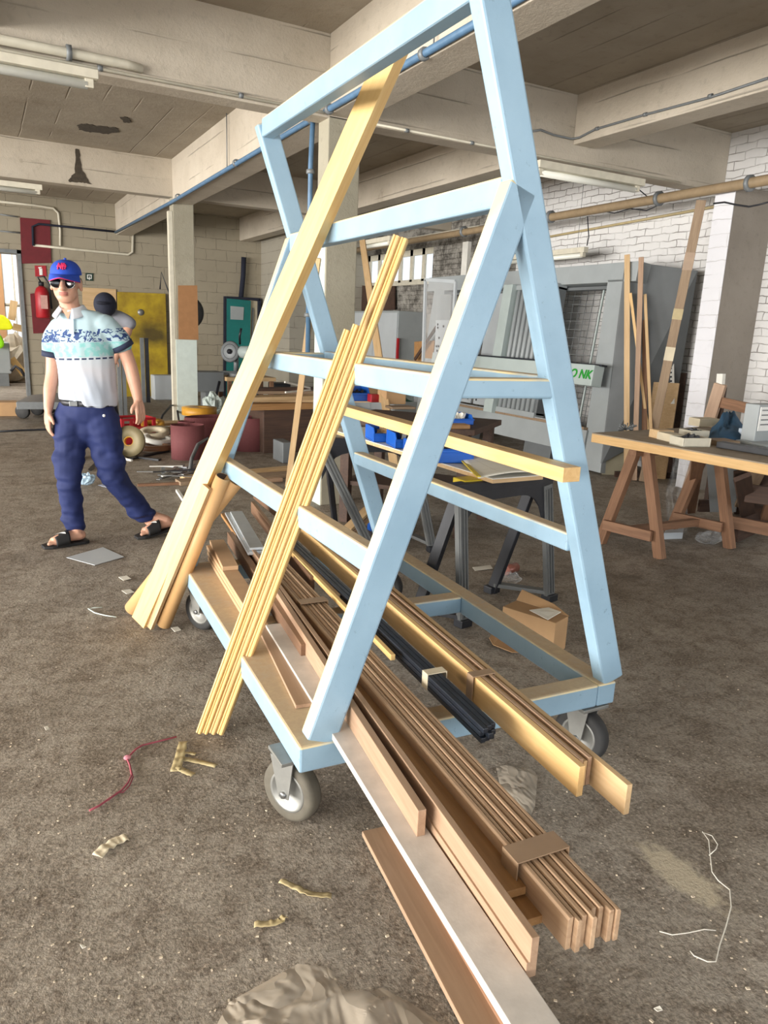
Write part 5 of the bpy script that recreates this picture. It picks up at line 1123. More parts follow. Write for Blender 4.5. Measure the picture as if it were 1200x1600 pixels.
# next hall: machine with hi-vis clothing, heaps
hm = thing('grey_machine', 'grey machine seen through the hall opening at the left edge', 'machine', (-.05, 17.2, 0))
p = PY(8, 575, 17.2); build(MB().b2(p.x-.6, PY(17, 575, 17.2).x, 17.0, 17.6, .25, PY(8, 535, 17.2).z), 'housing', mgrey, hm, .02)
build(MB().b2(p.x-.5, p.x+.05, 17.0, 17.5, 0, .25), 'plinth', greym, hm)
def drape(name, label, pts, mat, th=.12):
    b = MB(); b.poly(pts, th, 0, (0, -1, 0)); return tag(build(b, name, mat, None, .05), label, 'jacket')
drape('hi_vis_jacket', 'bright yellow hi-vis jacket over the machine in the next hall', [PY(x, y, 17.0) for x, y in ((-8, 492), (4, 492), (14, 500), (20, 512), (16, 515), (-8, 515))], hivis, .35)
drape('hi_vis_vest', 'green-yellow hi-vis vest hanging below the yellow jacket', [PY(x, y, 16.9) for x, y in ((-8, 520), (2, 524), (7, 536), (5, 543), (-8, 546))], hivisg, .2)
crumple('rubble_heap', 'pale heap of sacks inside the next hall', 'heap', V3((.55, 18.2, .0)), (.6, .5, .55), plain('pale_sacking', srgb(188, 178, 160), .8), 21)
for i, (a, b, mt, lab) in enumerate((((18, 560), (38, 585), honey, 'yellow plank leaning in the next hall'), ((20, 510), (36, 514), pale, 'pale plank lying on the heap in the next hall'), ((22, 470), (18, 500), pale, 'upright pale plank inside the next hall'))):
    tag(plank('plank', PY(*a, 17.4), PY(*b, 17.4), .14, .04, mt, (0, -1, 0)), lab, 'plank')
curl('black hose lying in the next hall opening', [PY(x, y, 16.5) for x, y in ((17, 580), (24, 572), (33, 578), (39, 588))], .03, blackp, None, 'hose', 'hose')
curl('dark cable lying across the floor at the far left', [G(x, y)+V3((0, 0, .012)) for x, y in ((-10, 676), (30, 674), (80, 672), (120, 673))], .012, blackp, None, 'cable', 'cable')
# ------------------------------------------------------------ the walking man
def skin_mat(name, c):
    m, nt, b = newmat(name); k = N(nt); f = k.noise(k.coord(), 22, 3); k.put(b.inputs['Base Color'], k.mix(k.ramp(f, .3, .7), tuple(x*.9 for x in c), c)); b.inputs['Roughness'].default_value = .5
    b.inputs['Subsurface Weight'].default_value = .08; b.inputs['Subsurface Radius'].default_value = (.02, .008, .004); return m
skin = skin_mat('skin', srgb(206, 158, 134))
def blob(mb, name, mats, parent, vox, smooth=6, disp=None, org=None):
    me = bpy.data.meshes.new(name); org = V3(org) if org is not None else wloc(parent)
    me.from_pydata([tuple(v-org) for v in mb.v], [], mb.f); bm = bmesh.new(); bm.from_mesh(me); bmesh.ops.recalc_face_normals(bm, faces=bm.faces); bm.to_mesh(me); bm.free()
    o = bpy.data.objects.new(name, me); col.objects.link(o)
    r = o.modifiers.new('r', 'REMESH'); r.mode = 'VOXEL'; r.voxel_size = vox; r.use_smooth_shade = True
    s = o.modifiers.new('s', 'SMOOTH'); s.iterations = smooth; s.factor = .5
    dg = bpy.context.evaluated_depsgraph_get(); dg.update(); nm = bpy.data.meshes.new_from_object(o.evaluated_get(dg)); bpy.data.objects.remove(o); bpy.data.meshes.remove(me); nm.name = name
    nm.materials.clear()
    for x in (mats if isinstance(mats, (list, tuple)) else [mats]): nm.materials.append(x)
    if disp:
        ns = [V3(v.normal) for v in nm.vertices]
        for v, n in zip(nm.vertices, ns): v.co = v.co + n*disp(v.co+org)
    for p in nm.polygons: p.use_smooth = True
    nm.update(); o = bpy.data.objects.new(name, nm); col.objects.link(o)
    if parent is not None: o.parent = parent
    else: o.location = org
    return o
class Fig:
    """a figure standing at B; local x = to the right in the photograph, y = away, z = up"""
    def __init__(s, B):
        s.B = V3(B); d = V3((s.B.x, s.B.y, 0)).normalized(); s.d = d; s.r = V3((d.y, -d.x, 0))
    def p(s, x, y, z): return s.B + s.r*x + s.d*y + V3((0, 0, z))
    def v(s, x, y, z): return s.r*x + s.d*y + V3((0, 0, z))
    def loc(s, w): q = V3(w)-s.B; return q.dot(s.r), q.dot(s.d), q.z
    def limb(s, mb, pts, seg=16):
        """pts = [(x,y,z,radius)]; a smooth tapering limb with round ends"""
        P = [s.p(*q[:3]) for q in pts]; rr = [q[3] for q in pts]; out = []; R_ = []
        for i in range(len(P)-1):
            for j in range(5):
                t = j/5; p0 = P[max(i-1, 0)]; p3 = P[min(i+2, len(P)-1)]; m1 = (P[i+1]-p0)*.5; m2 = (p3-P[i])*.5
                h1 = 2*t**3-3*t*t+1; h2 = t**3-2*t*t+t; h3 = -2*t**3+3*t*t; h4 = t**3-t*t
                out.append(P[i]*h1+m1*h2+P[i+1]*h3+m2*h4); R_.append(rr[i]*(1-t)+rr[i+1]*t)
        out.append(P[-1]); R_.append(rr[-1]); d0 = (out[0]-out[1]).normalized(); d1 = (out[-1]-out[-2]).normalized()
        out = [out[0]+d0*R_[0]*.9, out[0]+d0*R_[0]*.6] + out + [out[-1]+d1*R_[-1]*.6, out[-1]+d1*R_[-1]*.9]; R_ = [R_[0]*.35, R_[0]*.8]+R_+[R_[-1]*.8, R_[-1]*.35]
        mb.tube(out, R_, seg); return mb
    def ball(s, mb, x, y, z, rx, ry, rz, yaw=0, pitch=0):
        M = Matrix((s.r, s.d, V3((0, 0, 1)))).transposed() @ Matrix.Rotation(yaw, 3, 'Z') @ Matrix.Rotation(pitch, 3, 'X'); mb.ell(s.p(x, y, z), (rx, ry, rz), M, 20, 14)
def hand(F, mb, wrist, knuck, out, fingers, thumb, size=1.0):
    """wrist, knuck = local points; out = local direction along the row of knuckles (index side); fingers = bend direction"""
    w = V3(wrist); k = V3(knuck); o = V3(out).normalized(); d = (k-w).normalized(); n = V3(fingers).normalized()
    for q in (-.022, 0, .022): F.limb(mb, [(*(w+o*q*.5), .019*size), (*(w.lerp(k, .55)+o*q), .0165*size), (*(k+o*q*1.1), .012*size)], 10)
    for i, (q, l) in enumerate(((.030, .072), (.0105, .080), (-.0095, .074), (-.029, .058))):
        b0 = k+o*q; l *= size; d1 = (d+n*.18*(1+i*.15)).normalized(); d2 = (d+n*.55).normalized(); d3 = (d+n*.95).normalized()
        p1 = b0+d1*l*.46; p2 = p1+d2*l*.3; p3 = p2+d3*l*.22
        F.limb(mb, [(*(b0-d*.012), .0098*size), (*p1, .0092*size), (*p2, .0083*size), (*p3, .007*size)], 8)
    t0 = w.lerp(k, .3)+o*.024; t1 = t0+(o*.75+d*.7+n*.25).normalized()*.036*size; t2 = t1+(o*.15+d+n*.35).normalized()*.03*size; F.limb(mb, [(*t0, .0135*size), (*t1, .0115*size), (*t2, .0085*size)], 8)
F = Fig((.64, 4.9, 0)); yaw = R(24); sx = V3((math.cos(yaw), -math.sin(yaw), 0)); fx = V3((-math.sin(yaw), -math.cos(yaw), 0))
def off(c, a, b, z=0): return (c[0]+sx.x*a+fx.x*b, c[1]+sx.y*a+fx.y*b, c[2]+z)
man = thing('person', 'man in blue cap, sunglasses, pale polo shirt and navy trousers, walking', 'person', F.B)
bd = MB()
# head, turned to the camera
HC = (-.152, -.035, 1.595); hy = R(10)
hf = V3((-math.sin(hy), -math.cos(hy), 0)); hs = V3((math.cos(hy), -math.sin(hy), 0))
def hp(a, b, z): return (HC[0]+hs.x*a+hf.x*b, HC[1]+hs.y*a+hf.y*b, HC[2]+z)
F.ball(bd, *hp(0, -.012, .03), .076, .094, .095, -hy); F.ball(bd, *hp(0, .028, -.035), .066, .062, .078, -hy); F.ball(bd, *hp(0, .05, -.082), .046, .034, .03, -hy)
F.limb(bd, [(*hp(0, .084, .012), .012), (*hp(0, .103, -.012), .0145), (*hp(0, .114, -.029), .0175)], 10)
for s in (-1, 1):
    F.ball(bd, *hp(s*.013, .093, -.032), .010, .011, .009, -hy); F.ball(bd, *hp(s*.040, .062, -.022), .026, .026, .024, -hy)
    F.ball(bd, *hp(s*.079, -.012, -.005), .010, .022, .033, -hy); F.ball(bd, *hp(s*.082, -.006, -.027), .009, .012, .013, -hy); F.ball(bd, *hp(s*.03, .072, .030), .026, .018, .012, -hy)
F.ball(bd, *hp(0, .087, -.0555), .025, .012, .0062, -hy); F.ball(bd, *hp(0, .084, -.0665), .021, .013, .0075, -hy); F.ball(bd, *hp(0, .086, -.046), .014, .012, .008, -hy)
F.limb(bd, [(*hp(0, -.02, -.05), .058), (-.130, -.02, 1.46), ][:1] + [(-.138, -.012, 1.48, .054), (-.12, .0, 1.40, .066)], 16) if False else F.limb(bd, [(*hp(0, -.015, -.05), .060), (-.138, -.012, 1.47, .055), (-.115, .0, 1.38, .07)], 16)
# trunk and legs inside the clothes, arms
for z, rx, ry in ((1.33, .145, .085), (1.15, .135, .09), (.95, .135, .09), (.86, .13, .08)): F.ball(bd, -.075, 0, z, rx, ry, .13 if z > .9 else .07, -yaw)
SL = off((-.075, 0, 1.36), -.168, 0); SR = off((-.075, 0, 1.40), .172, 0)
F.limb(bd, [(SL[0]+.01, SL[1], SL[2]-.05, .04), (SL[0]-.02, SL[1]+.01, 1.20, .042), (-.262, .08, 1.07, .040), (-.282, .055, .97, .038), (-.296, .02, .85, .026)])
F.limb(bd, [(SR[0]-.01, SR[1], SR[2]-.06, .04), (SR[0]+.055, SR[1]+.01, 1.26, .044), (.180, -.06, 1.15, .041), (.203, -.08, 1.05, .04), (.222, -.10, .93, .028)])
hand(F, bd, (-.297, .015, .845), (-.304, -.005, .765), (.35, -.94, .0), (.9, .3, .0), 1)
hand(F, bd, (.222, -.10, .925), (.234, -.115, .848), (-.75, -.65, 0), (-.5, .75, 0), 1)
F.limb(bd, [(-.17, .02, .78, .06), (-.2, -.045, .45, .045), (-.196, -.02, .28, .038), (-.187, .0, .11, .036), (-.182, .012, .07, .036)]); F.limb(bd, [(.01, -.03, .78, .06), (.058, -.04, .45, .045), (.155, .02, .28, .038), (.252, .062, .15, .038), (.275, .075, .10, .036)])
def fpx(x, y, z=0): return V3(F.loc(G(x, y, z)))
feet = []
for heel, toe, ank, nm in ((fpx(124, 849), fpx(69, 857), (-.182, .012), 'L'), (fpx(252, 830, .03), fpx(214, 842), (.275, .075), 'R')):
    d = (toe-heel); d.z = 0; d = d.normalized(); L = .255; hl = toe - d*L; hz = .022 + (.035 if nm == 'R' else 0); tz_ = .022; sd = V3((-d.y, d.x, 0))
    feet.append((toe, hl, d, sd, hz))
    def q(t, s, z): p = hl + d*(L*t) + sd*s; return (p.x, p.y, hz*(1-t)+tz_*t + z)
    F.limb(bd, [(*q(.12, 0, .034), .034), (*q(.3, 0, .036), .036), (*q(.52, 0, .03), .033), (*q(.72, 0, .022), .027)], 12)
    F.limb(bd, [(*q(.55, .022, .018), .022), (*q(.75, .03, .016), .02)], 10); F.limb(bd, [(*q(.5, -.022, .018), .022), (*q(.75, -.03, .016), .02)], 10)
    F.limb(bd, [(ank[0], ank[1], .14 if nm == 'R' else .11, .036), (*q(.2, 0, .05), .036)], 12)
    for i, s in enumerate((.034, .017, .003, -.012, -.026)):
        big = .012 if i == 0 else .0085
        if nm == 'R' : s = s
        F.limb(bd, [(*q(.76, s, .016), big), (*q(.92-.025*i, s*1.05, .012), big)], 8)
body = blob(bd, 'body', [skin, skin_mat('lips', srgb(176, 112, 100))], man, .0044, 3)
for p in body.data.polygons:
    q = F.loc(p.center + F.B); a_ = (q[0]-HC[0])*hs.x+(q[1]-HC[1])*hs.y; b_ = (q[0]-HC[0])*hf.x+(q[1]-HC[1])*hf.y; z_ = q[2]-HC[2]
    if b_ > .07 and abs(a_) < .025 and -.070 < z_ < -.049: p.material_index = 1
# ---- shirt
def shirt_mat():
    m, nt, b = newmat('pale_polo_cloth'); k = N(nt); v = k.coord(); s = k.sep(v); z = s[2]; x = s[0]
    base = k.mix(k.ramp(k.noise(v, 3, 2), .4, .6), srgb(176, 186, 200), srgb(186, 187, 194))
    base = k.mix(k.ramp(z, 1.10, 1.30), base, srgb(168, 192, 200))
    zz = k.m('ADD', z, k.mul(x, -.07))
    band = lambda lo, hi: k.mul(k.m('GREATER_THAN', zz, lo), k.m('LESS_THAN', zz, hi))
    c = k.mix(k.mul(band(1.185, 1.268), k.m('ADD', k.mul(k.ramp(k.noise(v, 30, 3), .45, .55), .5), .3)), base, srgb(112, 184, 180))
    pn = k.noise(k.math3('MULTIPLY', v, (1, 1, 1.3)), 30, 2, .5, 1.2)
    c = k.mix(k.mul(band(1.272, 1.345), k.ramp(pn, .49, .51)), c, srgb(42, 66, 116))
    dash = k.m('GREATER_THAN', k.m('FRACT', k.mul(x, 26)), .3)
    c = k.mix(k.mul(band(1.168, 1.178), dash), c, srgb(30, 44, 78))
    k.put(b.inputs['Base Color'], c); b.inputs['Roughness'].default_value = .85; k.bump(b, k.noise(v, 300, 2), .1, .001); return m
shm = shirt_mat(); nvy = plain('navy_rib_cloth', srgb(38, 46, 70), .85, 0, .1)
sh = MB(); rings = []
for z, cx, rx, ry, tl in ((.905, -.064, .176, .128, 0), (.93, -.064, .177, .13, 0), (1.0, -.066, .172, .126, 0), (1.12, -.07, .174, .124, 0), (1.24, -.075, .184, .125, .02), (1.32, -.078, .186, .116, .03), (1.375, -.082, .170, .10, .035), (1.415, -.095, .128, .084, .03), (1.445, -.118, .074, .072, .01)):
    c = F.p(cx, 0, z); rings.append((c, F.v(sx.x*rx, sx.y*rx, tl), F.v(fx.x*ry, fx.y*ry, 0)))
rings.insert(0, (F.p(-.062, 0, .885), F.v(sx.x*.174, sx.y*.174, -.008), F.v(fx.x*.127, fx.y*.127, 0))); sh.loft(rings)
F.limb(sh, [(SL[0]+.035, SL[1], 1.34, .070), (SL[0]-.012, SL[1]+.008, 1.27, .066), (SL[0]-.022, SL[1]+.012, 1.205, .064)]); F.limb(sh, [(SR[0]-.035, SR[1], 1.365, .071), (SR[0]+.026, SR[1]+.006, 1.31, .067), (SR[0]+.058, SR[1]+.01, 1.262, .066)])
def wr_shirt(p):
    x, y, z = F.loc(p); n = noise.noise(V3((x*9, y*5, z*4.2)))*.010 + noise.noise(V3((x*22+z*6, y*14, z*5)))*.007; lo = max(0, min(1, (1.25-z)/.25)); return n*(.5+1.3*lo)
o = blob(sh, 'polo_shirt', shm, man, .0085, 9, wr_shirt)
for (a, b_, r_) in (((SL[0]-.0205, SL[1]+.011, 1.198), (SL[0]-.0245, SL[1]+.013, 1.165), .068), ((SR[0]+.056, SR[1]+.01, 1.262), (SR[0]+.072, SR[1]+.013, 1.234), .069)):
    pa, pb = F.p(*a), F.p(*b_); build(MB().tube([pa, pb], [r_, r_*.98], 20), 'sleeve_cuff', nvy, man)
cl = MB()
def collar(u, v):
    t = R(-165) + R(330)*u; d = fx*math.cos(t) + sx*math.sin(t); r_ = .060+.032*v*(1+.5*max(0, math.cos(t))); z = 1.462 + .012*math.cos(t)*-1 - .05*v*(1+.25*math.cos(t)) + (.02 if abs(u-.5) > .3 else 0)
    return F.p(-.128+d.x*r_, -.008+d.y*r_, z)
def collar2(u, v):
    t = R(22) + R(316)*u; d = fx*math.cos(t) + sx*math.sin(t); f = max(0, math.cos(t)); r_ = .062+.006*f+(.03+.022*f)*v; z = 1.478-.028*f - (.042+.02*f)*v
    return F.p(-.128+d.x*r_, -.008+d.y*r_, z)
cl.grid(collar2, 40, 6); build(cl, 'collar', plain('pale_collar_cloth', srgb(208, 214, 222), .85, 0, .05), man, 0, .006, None, False)
pk = MB(); 
pk.poly([F.p(*off((-.118, 0, 1.445), -.0, .085)), F.p(*off((-.118, 0, 1.445), .034, .082)), F.p(*off((-.082, 0, 1.31), .012, .127)), F.p(*off((-.082, 0, 1.31), -.014, .127))], .004, 0, -F.d); build(pk, 'placket', plain('placket_cloth', srgb(186, 200, 214), .85), man)
vv = MB(); vv.poly([F.p(*off((-.125, 0, 1.452), -.03, .078)), F.p(*off((-.125, 0, 1.452), .03, .078)), F.p(*off((-.105, 0, 1.39), .0, .112))], .003, 0, -F.d); build(vv, 'open_neck_skin', skin, man)
# ---- trousers, belt
tm_ = plain('navy_chino_cloth', srgb(24, 38, 88), .8, 0, .12, 5)
tsr = MB(); F.ball(tsr, -.082, 0, .845, .178, .125, .115, -yaw)
F.ball(tsr, -.07, 0, .90, .158, .115, .06, -yaw); F.ball(tsr, -.085, .0, .74, .10, .10, .10)
F.limb(tsr, [(-.165, .02, .80, .108), (-.185, .0, .62, .098), (-.2, -.045, .45, .08), (-.197, -.02, .28, .07), (-.19, .0, .14, .062), (-.187, .003, .105, .058)])
F.limb(tsr, [(.005, -.03, .80, .112), (.03, -.035, .62, .102), (.06, -.04, .45, .085), (.155, .02, .28, .074), (.235, .055, .175, .064), (.252, .062, .15, .06)])
def wr_tr(p):
    x, y, z = F.loc(p); k1 = noise.noise(V3((x*7+z*6, y*7, z*16)))*.011; k2 = noise.noise(V3((x*14-z*9, y*12, z*24)))*.006; w_ = .35 + .9*math.exp(-((z-.62)/.1)**2) + .8*math.exp(-((z-.42)/.08)**2) + 1.1*math.exp(-((z-.15)/.07)**2); return (k1+k2)*w_*1.9
blob(tsr, 'trousers', tm_, man, .009, 5, wr_tr)
be = MB()
for i in range(40):
    pass
def beltf(u, v):
    t = 2*math.pi*u; return F.p(-.068+sx.x*.171*math.sin(t)+fx.x*.128*math.cos(t), sx.y*.171*math.sin(t)+fx.y*.128*math.cos(t), .882+.035*v)
be.grid(beltf, 40, 1); build(be, 'belt', blackp, man, 0, .005, None, False)
pb = F.p(*off((-.068, 0, .90), -.03, .133)); build(MB().box(pb, (.045, .012, .03), Matrix((F.r, F.d, V3((0, 0, 1)))).transposed()), 'buckle', steel, man, .002)
build(MB().ell(F.p(*off((-.07, 0, .835), .15, .115)), (.009, .006, .009)), 'pocket_button', whitem, man)
# ---- slides
slm = plain('black_slide_foam', srgb(26, 26, 28), .6, 0, .15)
for toe, hl, d, sd, hz in feet:
    L = .275; W_ = lambda t: .046 + .008*math.sin(math.pi*min(1, max(0, (t-.35)/.65))) - .014*max(0, t-.85)/.15*1.0 - .012*max(0, .1-t)/.1
    b = MB(); n = 18; up = []
    for side in (1, -1):
        for i in (range(n+1) if side == 1 else range(n, -1, -1)):
            t = i/n; p = hl + d*(-.012 + L*t) + sd*(side*W_(t)); up.append(F.p(p.x, p.y, hz*(1-t)+.020*t))
    k = len(up); dn = [p - V3((0, 0, .019)) for p in up]
    b.add(up+dn, [tuple(range(k)), tuple(range(k, 2*k))[::-1]] + [(i, k+i, k+(i+1) % k, (i+1) % k) for i in range(k)]); so = build(b, 'slide_sandal', slm, man, .003)
    def strap(u, v):
        a = math.pi*u; t = .43+.33*v; p = hl + d*(.255*t) + sd*(math.cos(a)*.057); z = hz*(1-t)+.008 + (.078-.026*v)*math.sin(a)**.6; return F.p(p.x, p.y, z)
    b = MB(); b.grid(strap, 20, 8); build(b, 'strap', slm, so, 0, .006, None, False)
    sw = MB(); cam_side = 1 if (hl+sd).y < (hl-sd).y else -1
    pts = []
    for i in range(9):
        t = i/8; pts.append((.30+.26*t if cam_side > 0 else .70-.26*t, .25+.55*t - .18*math.sin(math.pi*t), .05*math.sin(math.pi*min(1, t*1.2+.05))))
    def sp(u, v): a = V3(strap(u, v)); c_ = V3(strap(.5, v)); return a + (a - F.p(*(hl+d*.13)[:2], .0)).normalized()*.0075
    top = [sp(u, v) for u, v, w_ in pts]; bot = [sp(u, v + w_*3.2) for u, v, w_ in pts]
    for i in range(8): sw.add([top[i], top[i+1], bot[i+1], bot[i]], [(0, 1, 2, 3)])
    build(sw, 'white_tick_mark', whitem, so, 0, .0015, None, False)
# ---- cap and sunglasses
capm = plain('royal_blue_cloth', srgb(30, 70, 176), .8, 0, .08); cr_ = plain('crimson_print', srgb(206, 40, 96), .7, 0, .04)
cp = MB(); HM = Matrix((F.r, F.d, V3((0, 0, 1)))).transposed() @ Matrix.Rotation(-hy, 3, 'Z') @ Matrix.Rotation(R(6), 3, 'X')
def dome(u, v):
    t = 2*math.pi*u; ph = R(90)*v; r_ = math.cos(ph)**.85; q = HM @ V3((.086*r_*math.cos(t), .106*r_*math.sin(t), .084*math.sin(ph)**.9 - .003)); return F.p(*hp(0, -.014, .056)) + q
cp.grid(dome, 36, 12); cap = build(cp, 'cap', capm, man, 0, .004, None, False)
br = MB()
def brim(u, v):
    t = R(-66)+R(132)*u; w_ = 1+.62*v*math.cos(t)**.8; q = HM @ V3((.086*math.sin(t)*(1+.06*v), -.106*math.cos(t)*w_, -.002-.030*v*abs(math.sin(t))**1.3 - .02*math.sin(t)**2*(1-v)*0 - .012*v)); return F.p(*hp(0, -.014, .056)) + q
br.grid(brim, 28, 8); build(br, 'brim', capm, cap, 0, .005, None, False)
ed = MB(); ed.tube([V3(brim(i/24, 1.0)) for i in range(25)], .0032, 6); build(ed, 'brim_edge', cr_, cap)
build(MB().ell(F.p(*hp(0, -.014, .141)), (.008, .008, .006)), 'cap_button', capm, cap)
em = MB()
def emb(a, z): 
    ph = z; q = HM @ V3((.089*math.cos(ph)**.85*math.sin(a), -.109*math.cos(ph)**.85*math.cos(a), .086*math.sin(ph)**.9)); return F.p(*hp(0, -.014, .056)) + q
for a0, z0_, a1, z1_ in ((-.26, .30, -.26, .78), (-.26, .78, -.02, .34), (-.02, .34, -.02, .80), (.08, .30, .08, .78), (.08, .78, .28, .62), (.28, .62, .20, .34), (-.34, .52, .34, .56), (.2, .8, .1, .5)):
    em.tube([emb(a0+(a1-a0)*i/6, z0_+(z1_-z0_)*i/6) for i in range(7)], .0042, 6)
build(em, 'cap_emblem', cr_, cap)
lens = plain('dark_lens', srgb(16, 18, 24), .08, 0, .05)
gl = thing('sunglasses', None, None); gl.parent = man; gl.location = V3(F.p(*hp(0, .085, .014)))-F.B
for s in (-1, 1):
    c = F.p(*hp(s*.035, .088, -.001)); M = Matrix((F.r, F.d, V3((0, 0, 1)))).transposed() @ Matrix.Rotation(-hy - s*R(14), 3, 'Z')
    b = MB(); b.ell(c, (.033, .006, .026), M, 18, 10); build(b, 'lens', lens, gl)
    b = MB(); b.tube([F.p(*hp(s*.066, .076, .008)), F.p(*hp(s*.081, .03, .01)), F.p(*hp(s*.083, -.02, .012))], .0028, 6); build(b, 'temple_arm', steel, gl)
    b = MB(); b.tube([c + M @ V3((.034*math.cos(i*math.pi/10), -.002, .027*math.sin(i*math.pi/10))) for i in range(20)]+[c + M @ V3((.034, -.002, 0))], .0018, 6); build(b, 'rim', steel, gl)
b = MB(); b.tube([F.p(*hp(-.008, .100, .008)), F.p(*hp(0, .104, .012)), F.p(*hp(.008, .100, .008))], .0025, 6); build(b, 'bridge', steel, gl)
hr = MB()
for s in (-1, 1): F.ball(hr, *hp(s*.074, -.045, .012), .008, .034, .03, -hy)
F.ball(hr, *hp(0, -.092, .0), .058, .02, .04, -hy); blob(hr, 'grey_hair', plain('grey_hair', srgb(120, 112, 104), .8, 0, .2, 60), man, .006, 2)
# ------------------------------------------------------------ second person bending down behind him
S = Fig((PY(140, 640, 8.0).x, 8.0, 0)); pz = lambda x, y: S.loc(PL(x, y, S.B, S.d))
man2 = thing('person', 'person in dark cap and grey shirt bent over behind the walking man', 'person', S.B)
b2 = MB(); hx, _, hz2 = pz(164, 476); 
S.ball(b2, hx, -.05, hz2, .082, .1, .11); S.limb(b2, [(hx-.01, -.02, hz2-.06, .06), (hx-.06, .05, hz2-.2, .065)])
px_, _, pz_ = pz(140, 560)
S.limb(b2, [(hx-.03, .05, hz2-.24, .13), (px_, .1, pz_+.05, .14), (px_-.02, .12, .85, .15)]); S.limb(b2, [(px_-.12, .1, .8, .09), (-.16, .1, .45, .07), (-.16, .12, .09, .05), (-.16, 0, .05, .045)]); S.limb(b2, [(px_+.08, .1, .8, .09), (.2, .1, .45, .07), (.23, .12, .09, .05), (.23, 0, .05, .045)])
ex, _, ez = pz(205, 506); wx, _, wz = pz(178, 560)
S.limb(b2, [(hx+.1, .05, hz2-.14, .06), (ex-.03, .0, ez-.03, .05), (wx, -.1, wz, .04)]); S.limb(b2, [(hx-.2, .05, hz2-.24, .06), (hx-.26, -.02, hz2-.5, .045), (hx-.2, -.15, hz2-.7, .035)])
hand(S, b2, (wx, -.1, wz), (wx-.03, -.14, wz-.07), (1, 0, 0), (0, 1, 0), 1); hand(S, b2, (hx-.2, -.15, hz2-.7), (hx-.19, -.17, hz2-.78), (1, 0, 0), (0, 1, 0), 1)
S.ball(b2, hx-.0, -.15, hz2-.02, .014, .02, .02)
blob(b2, 'body', skin, man2, .010, 4)
c2_ = MB(); S.limb(c2_, [(hx-.03, .05, hz2-.22, .15), (px_, .1, pz_+.05, .16), (px_-.02, .12, .95, .165)]); S.limb(c2_, [(hx+.05, .05, hz2-.13, .085), (hx+.13, .03, hz2-.13, .08), (ex-.02, .0, ez, .07)]); S.limb(c2_, [(hx-.16, .05, hz2-.22, .085), (hx-.24, 0, hz2-.4, .07)])
blob(c2_, 'grey_shirt', plain('grey_shirt_cloth', srgb(128, 130, 138), .85, 0, .15, 4), man2, .012, 4, lambda p: noise.noise(p*9)*.008)
c3 = MB(); S.ball(c3, px_-.02, .12, .85, .175, .165, .14); S.limb(c3, [(px_-.12, .1, .8, .105), (-.16, .1, .45, .085), (-.16, .12, .1, .065)]); S.limb(c3, [(px_+.08, .1, .8, .105), (.2, .1, .45, .085), (.23, .12, .1, .065)])
blob(c3, 'dark_trousers', navy, man2, .012, 4, lambda p: noise.noise(p*11)*.007)
c4 = MB(); S.ball(c4, hx, -.05, hz2+.0, .108, .13, .118); S.ball(c4, hx-.02, -.15, hz2+.01, .07, .07, .012); blob(c4, 'dark_cap', navy, man2, .008, 3)
c5 = MB()
for x in (-.16, .23): S.ball(c5, x, .03, .045, .052, .14, .045)
for x, nm in ((-.16, 0), (.23, 1)):
    c6 = MB(); S.ball(c6, x, .03, .05, .055, .14, .05); blob(c6, 'shoe', blackp, man2, .01, 2)
# ------------------------------------------------------------ litter on the floor
def scrap(name, label, cat, pts, mat, z=.003, th=.0015, wig=.006, grp=None):
    b = MB(); b.poly([G(x, y)+V3((0, 0, z+wig*rnd.random())) for x, y in pts], th, 0); return tag(build(b, name, mat), label, cat, grp)
def ribbon(name, label, cat, pts, w_, mat, z=.004, seed=0):
    P = [G(x, y) for x, y in pts]; b = MB(); n = len(P)-1
    def f(u, v):
        t = u*n; i = min(int(t), n-1); p = P[i].lerp(P[i+1], t-i); d = (P[i+1]-P[i]).normalized(); s = V3((-d.y, d.x, 0)); tw = noise.noise(V3((u*4, seed, 0)))*1.2
        return p + s*(w_*(v-.5)*math.cos(tw)) + V3((0, 0, z+abs(w_*(v-.5)*math.sin(tw))+.006*abs(noise.noise(V3((u*6, v, seed))))))
    b.grid(f, 26, 3); return tag(build(b, name, mat, None, 0, .0012, None, False), label, cat)
ribbon('tape_scrap', 'upright strip of the knotted tan tape scrap near the trolley wheel', 'tape', [(287, 1160), (281, 1185), (274, 1207)], .032, tapem, .004, 1).name
a = bpy.data.objects['tape_scrap']; a['label'] = 'knotted tan tape scrap with three tails left of the trolley wheel'
for i, (pts, w_) in enumerate((([(280, 1188), (300, 1190), (318, 1194), (338, 1199)], .021), ([(276, 1200), (288, 1207), (302, 1213)], .022), ([(285, 1178), (296, 1179), (306, 1181)], .012))):
    P = [G(x, y) for x, y in pts]; b = MB(); n = len(P)-1
    def f(u, v):
        t = u*n; j = min(int(t), n-1); p = P[j].lerp(P[j+1], t-j); d = (P[j+1]-P[j]).normalized(); s = V3((-d.y, d.x, 0)); return p + s*(w_*(v-.5)) + V3((0, 0, .005+.006*abs(noise.noise(V3((u*6, v, i))))))
    b.grid(f, 16, 2); build(b, 'tape_tail', tapem, a, 0, .0012, None, False)
ribbon('tape_scrap', 'straight piece of tan tape, left edge torn, at lower left', 'tape', [(152, 1340), (163, 1330), (180, 1318), (199, 1310)], .034, cream, .004, 4)
ribbon('tape_scrap', 'twisted tan tape scrap above the other in the lower middle', 'tape', [(438, 1378), (460, 1388), (484, 1400), (518, 1402)], .018, tapem, .004, 6)
ribbon('tape_scrap', 'short bent tan tape scrap below the twisted one', 'tape', [(397, 1447), (420, 1446), (438, 1442), (446, 1434)], .018, tapem, .004, 8)
st = plain('red_string', srgb(150, 72, 84), .8, 0, .15)
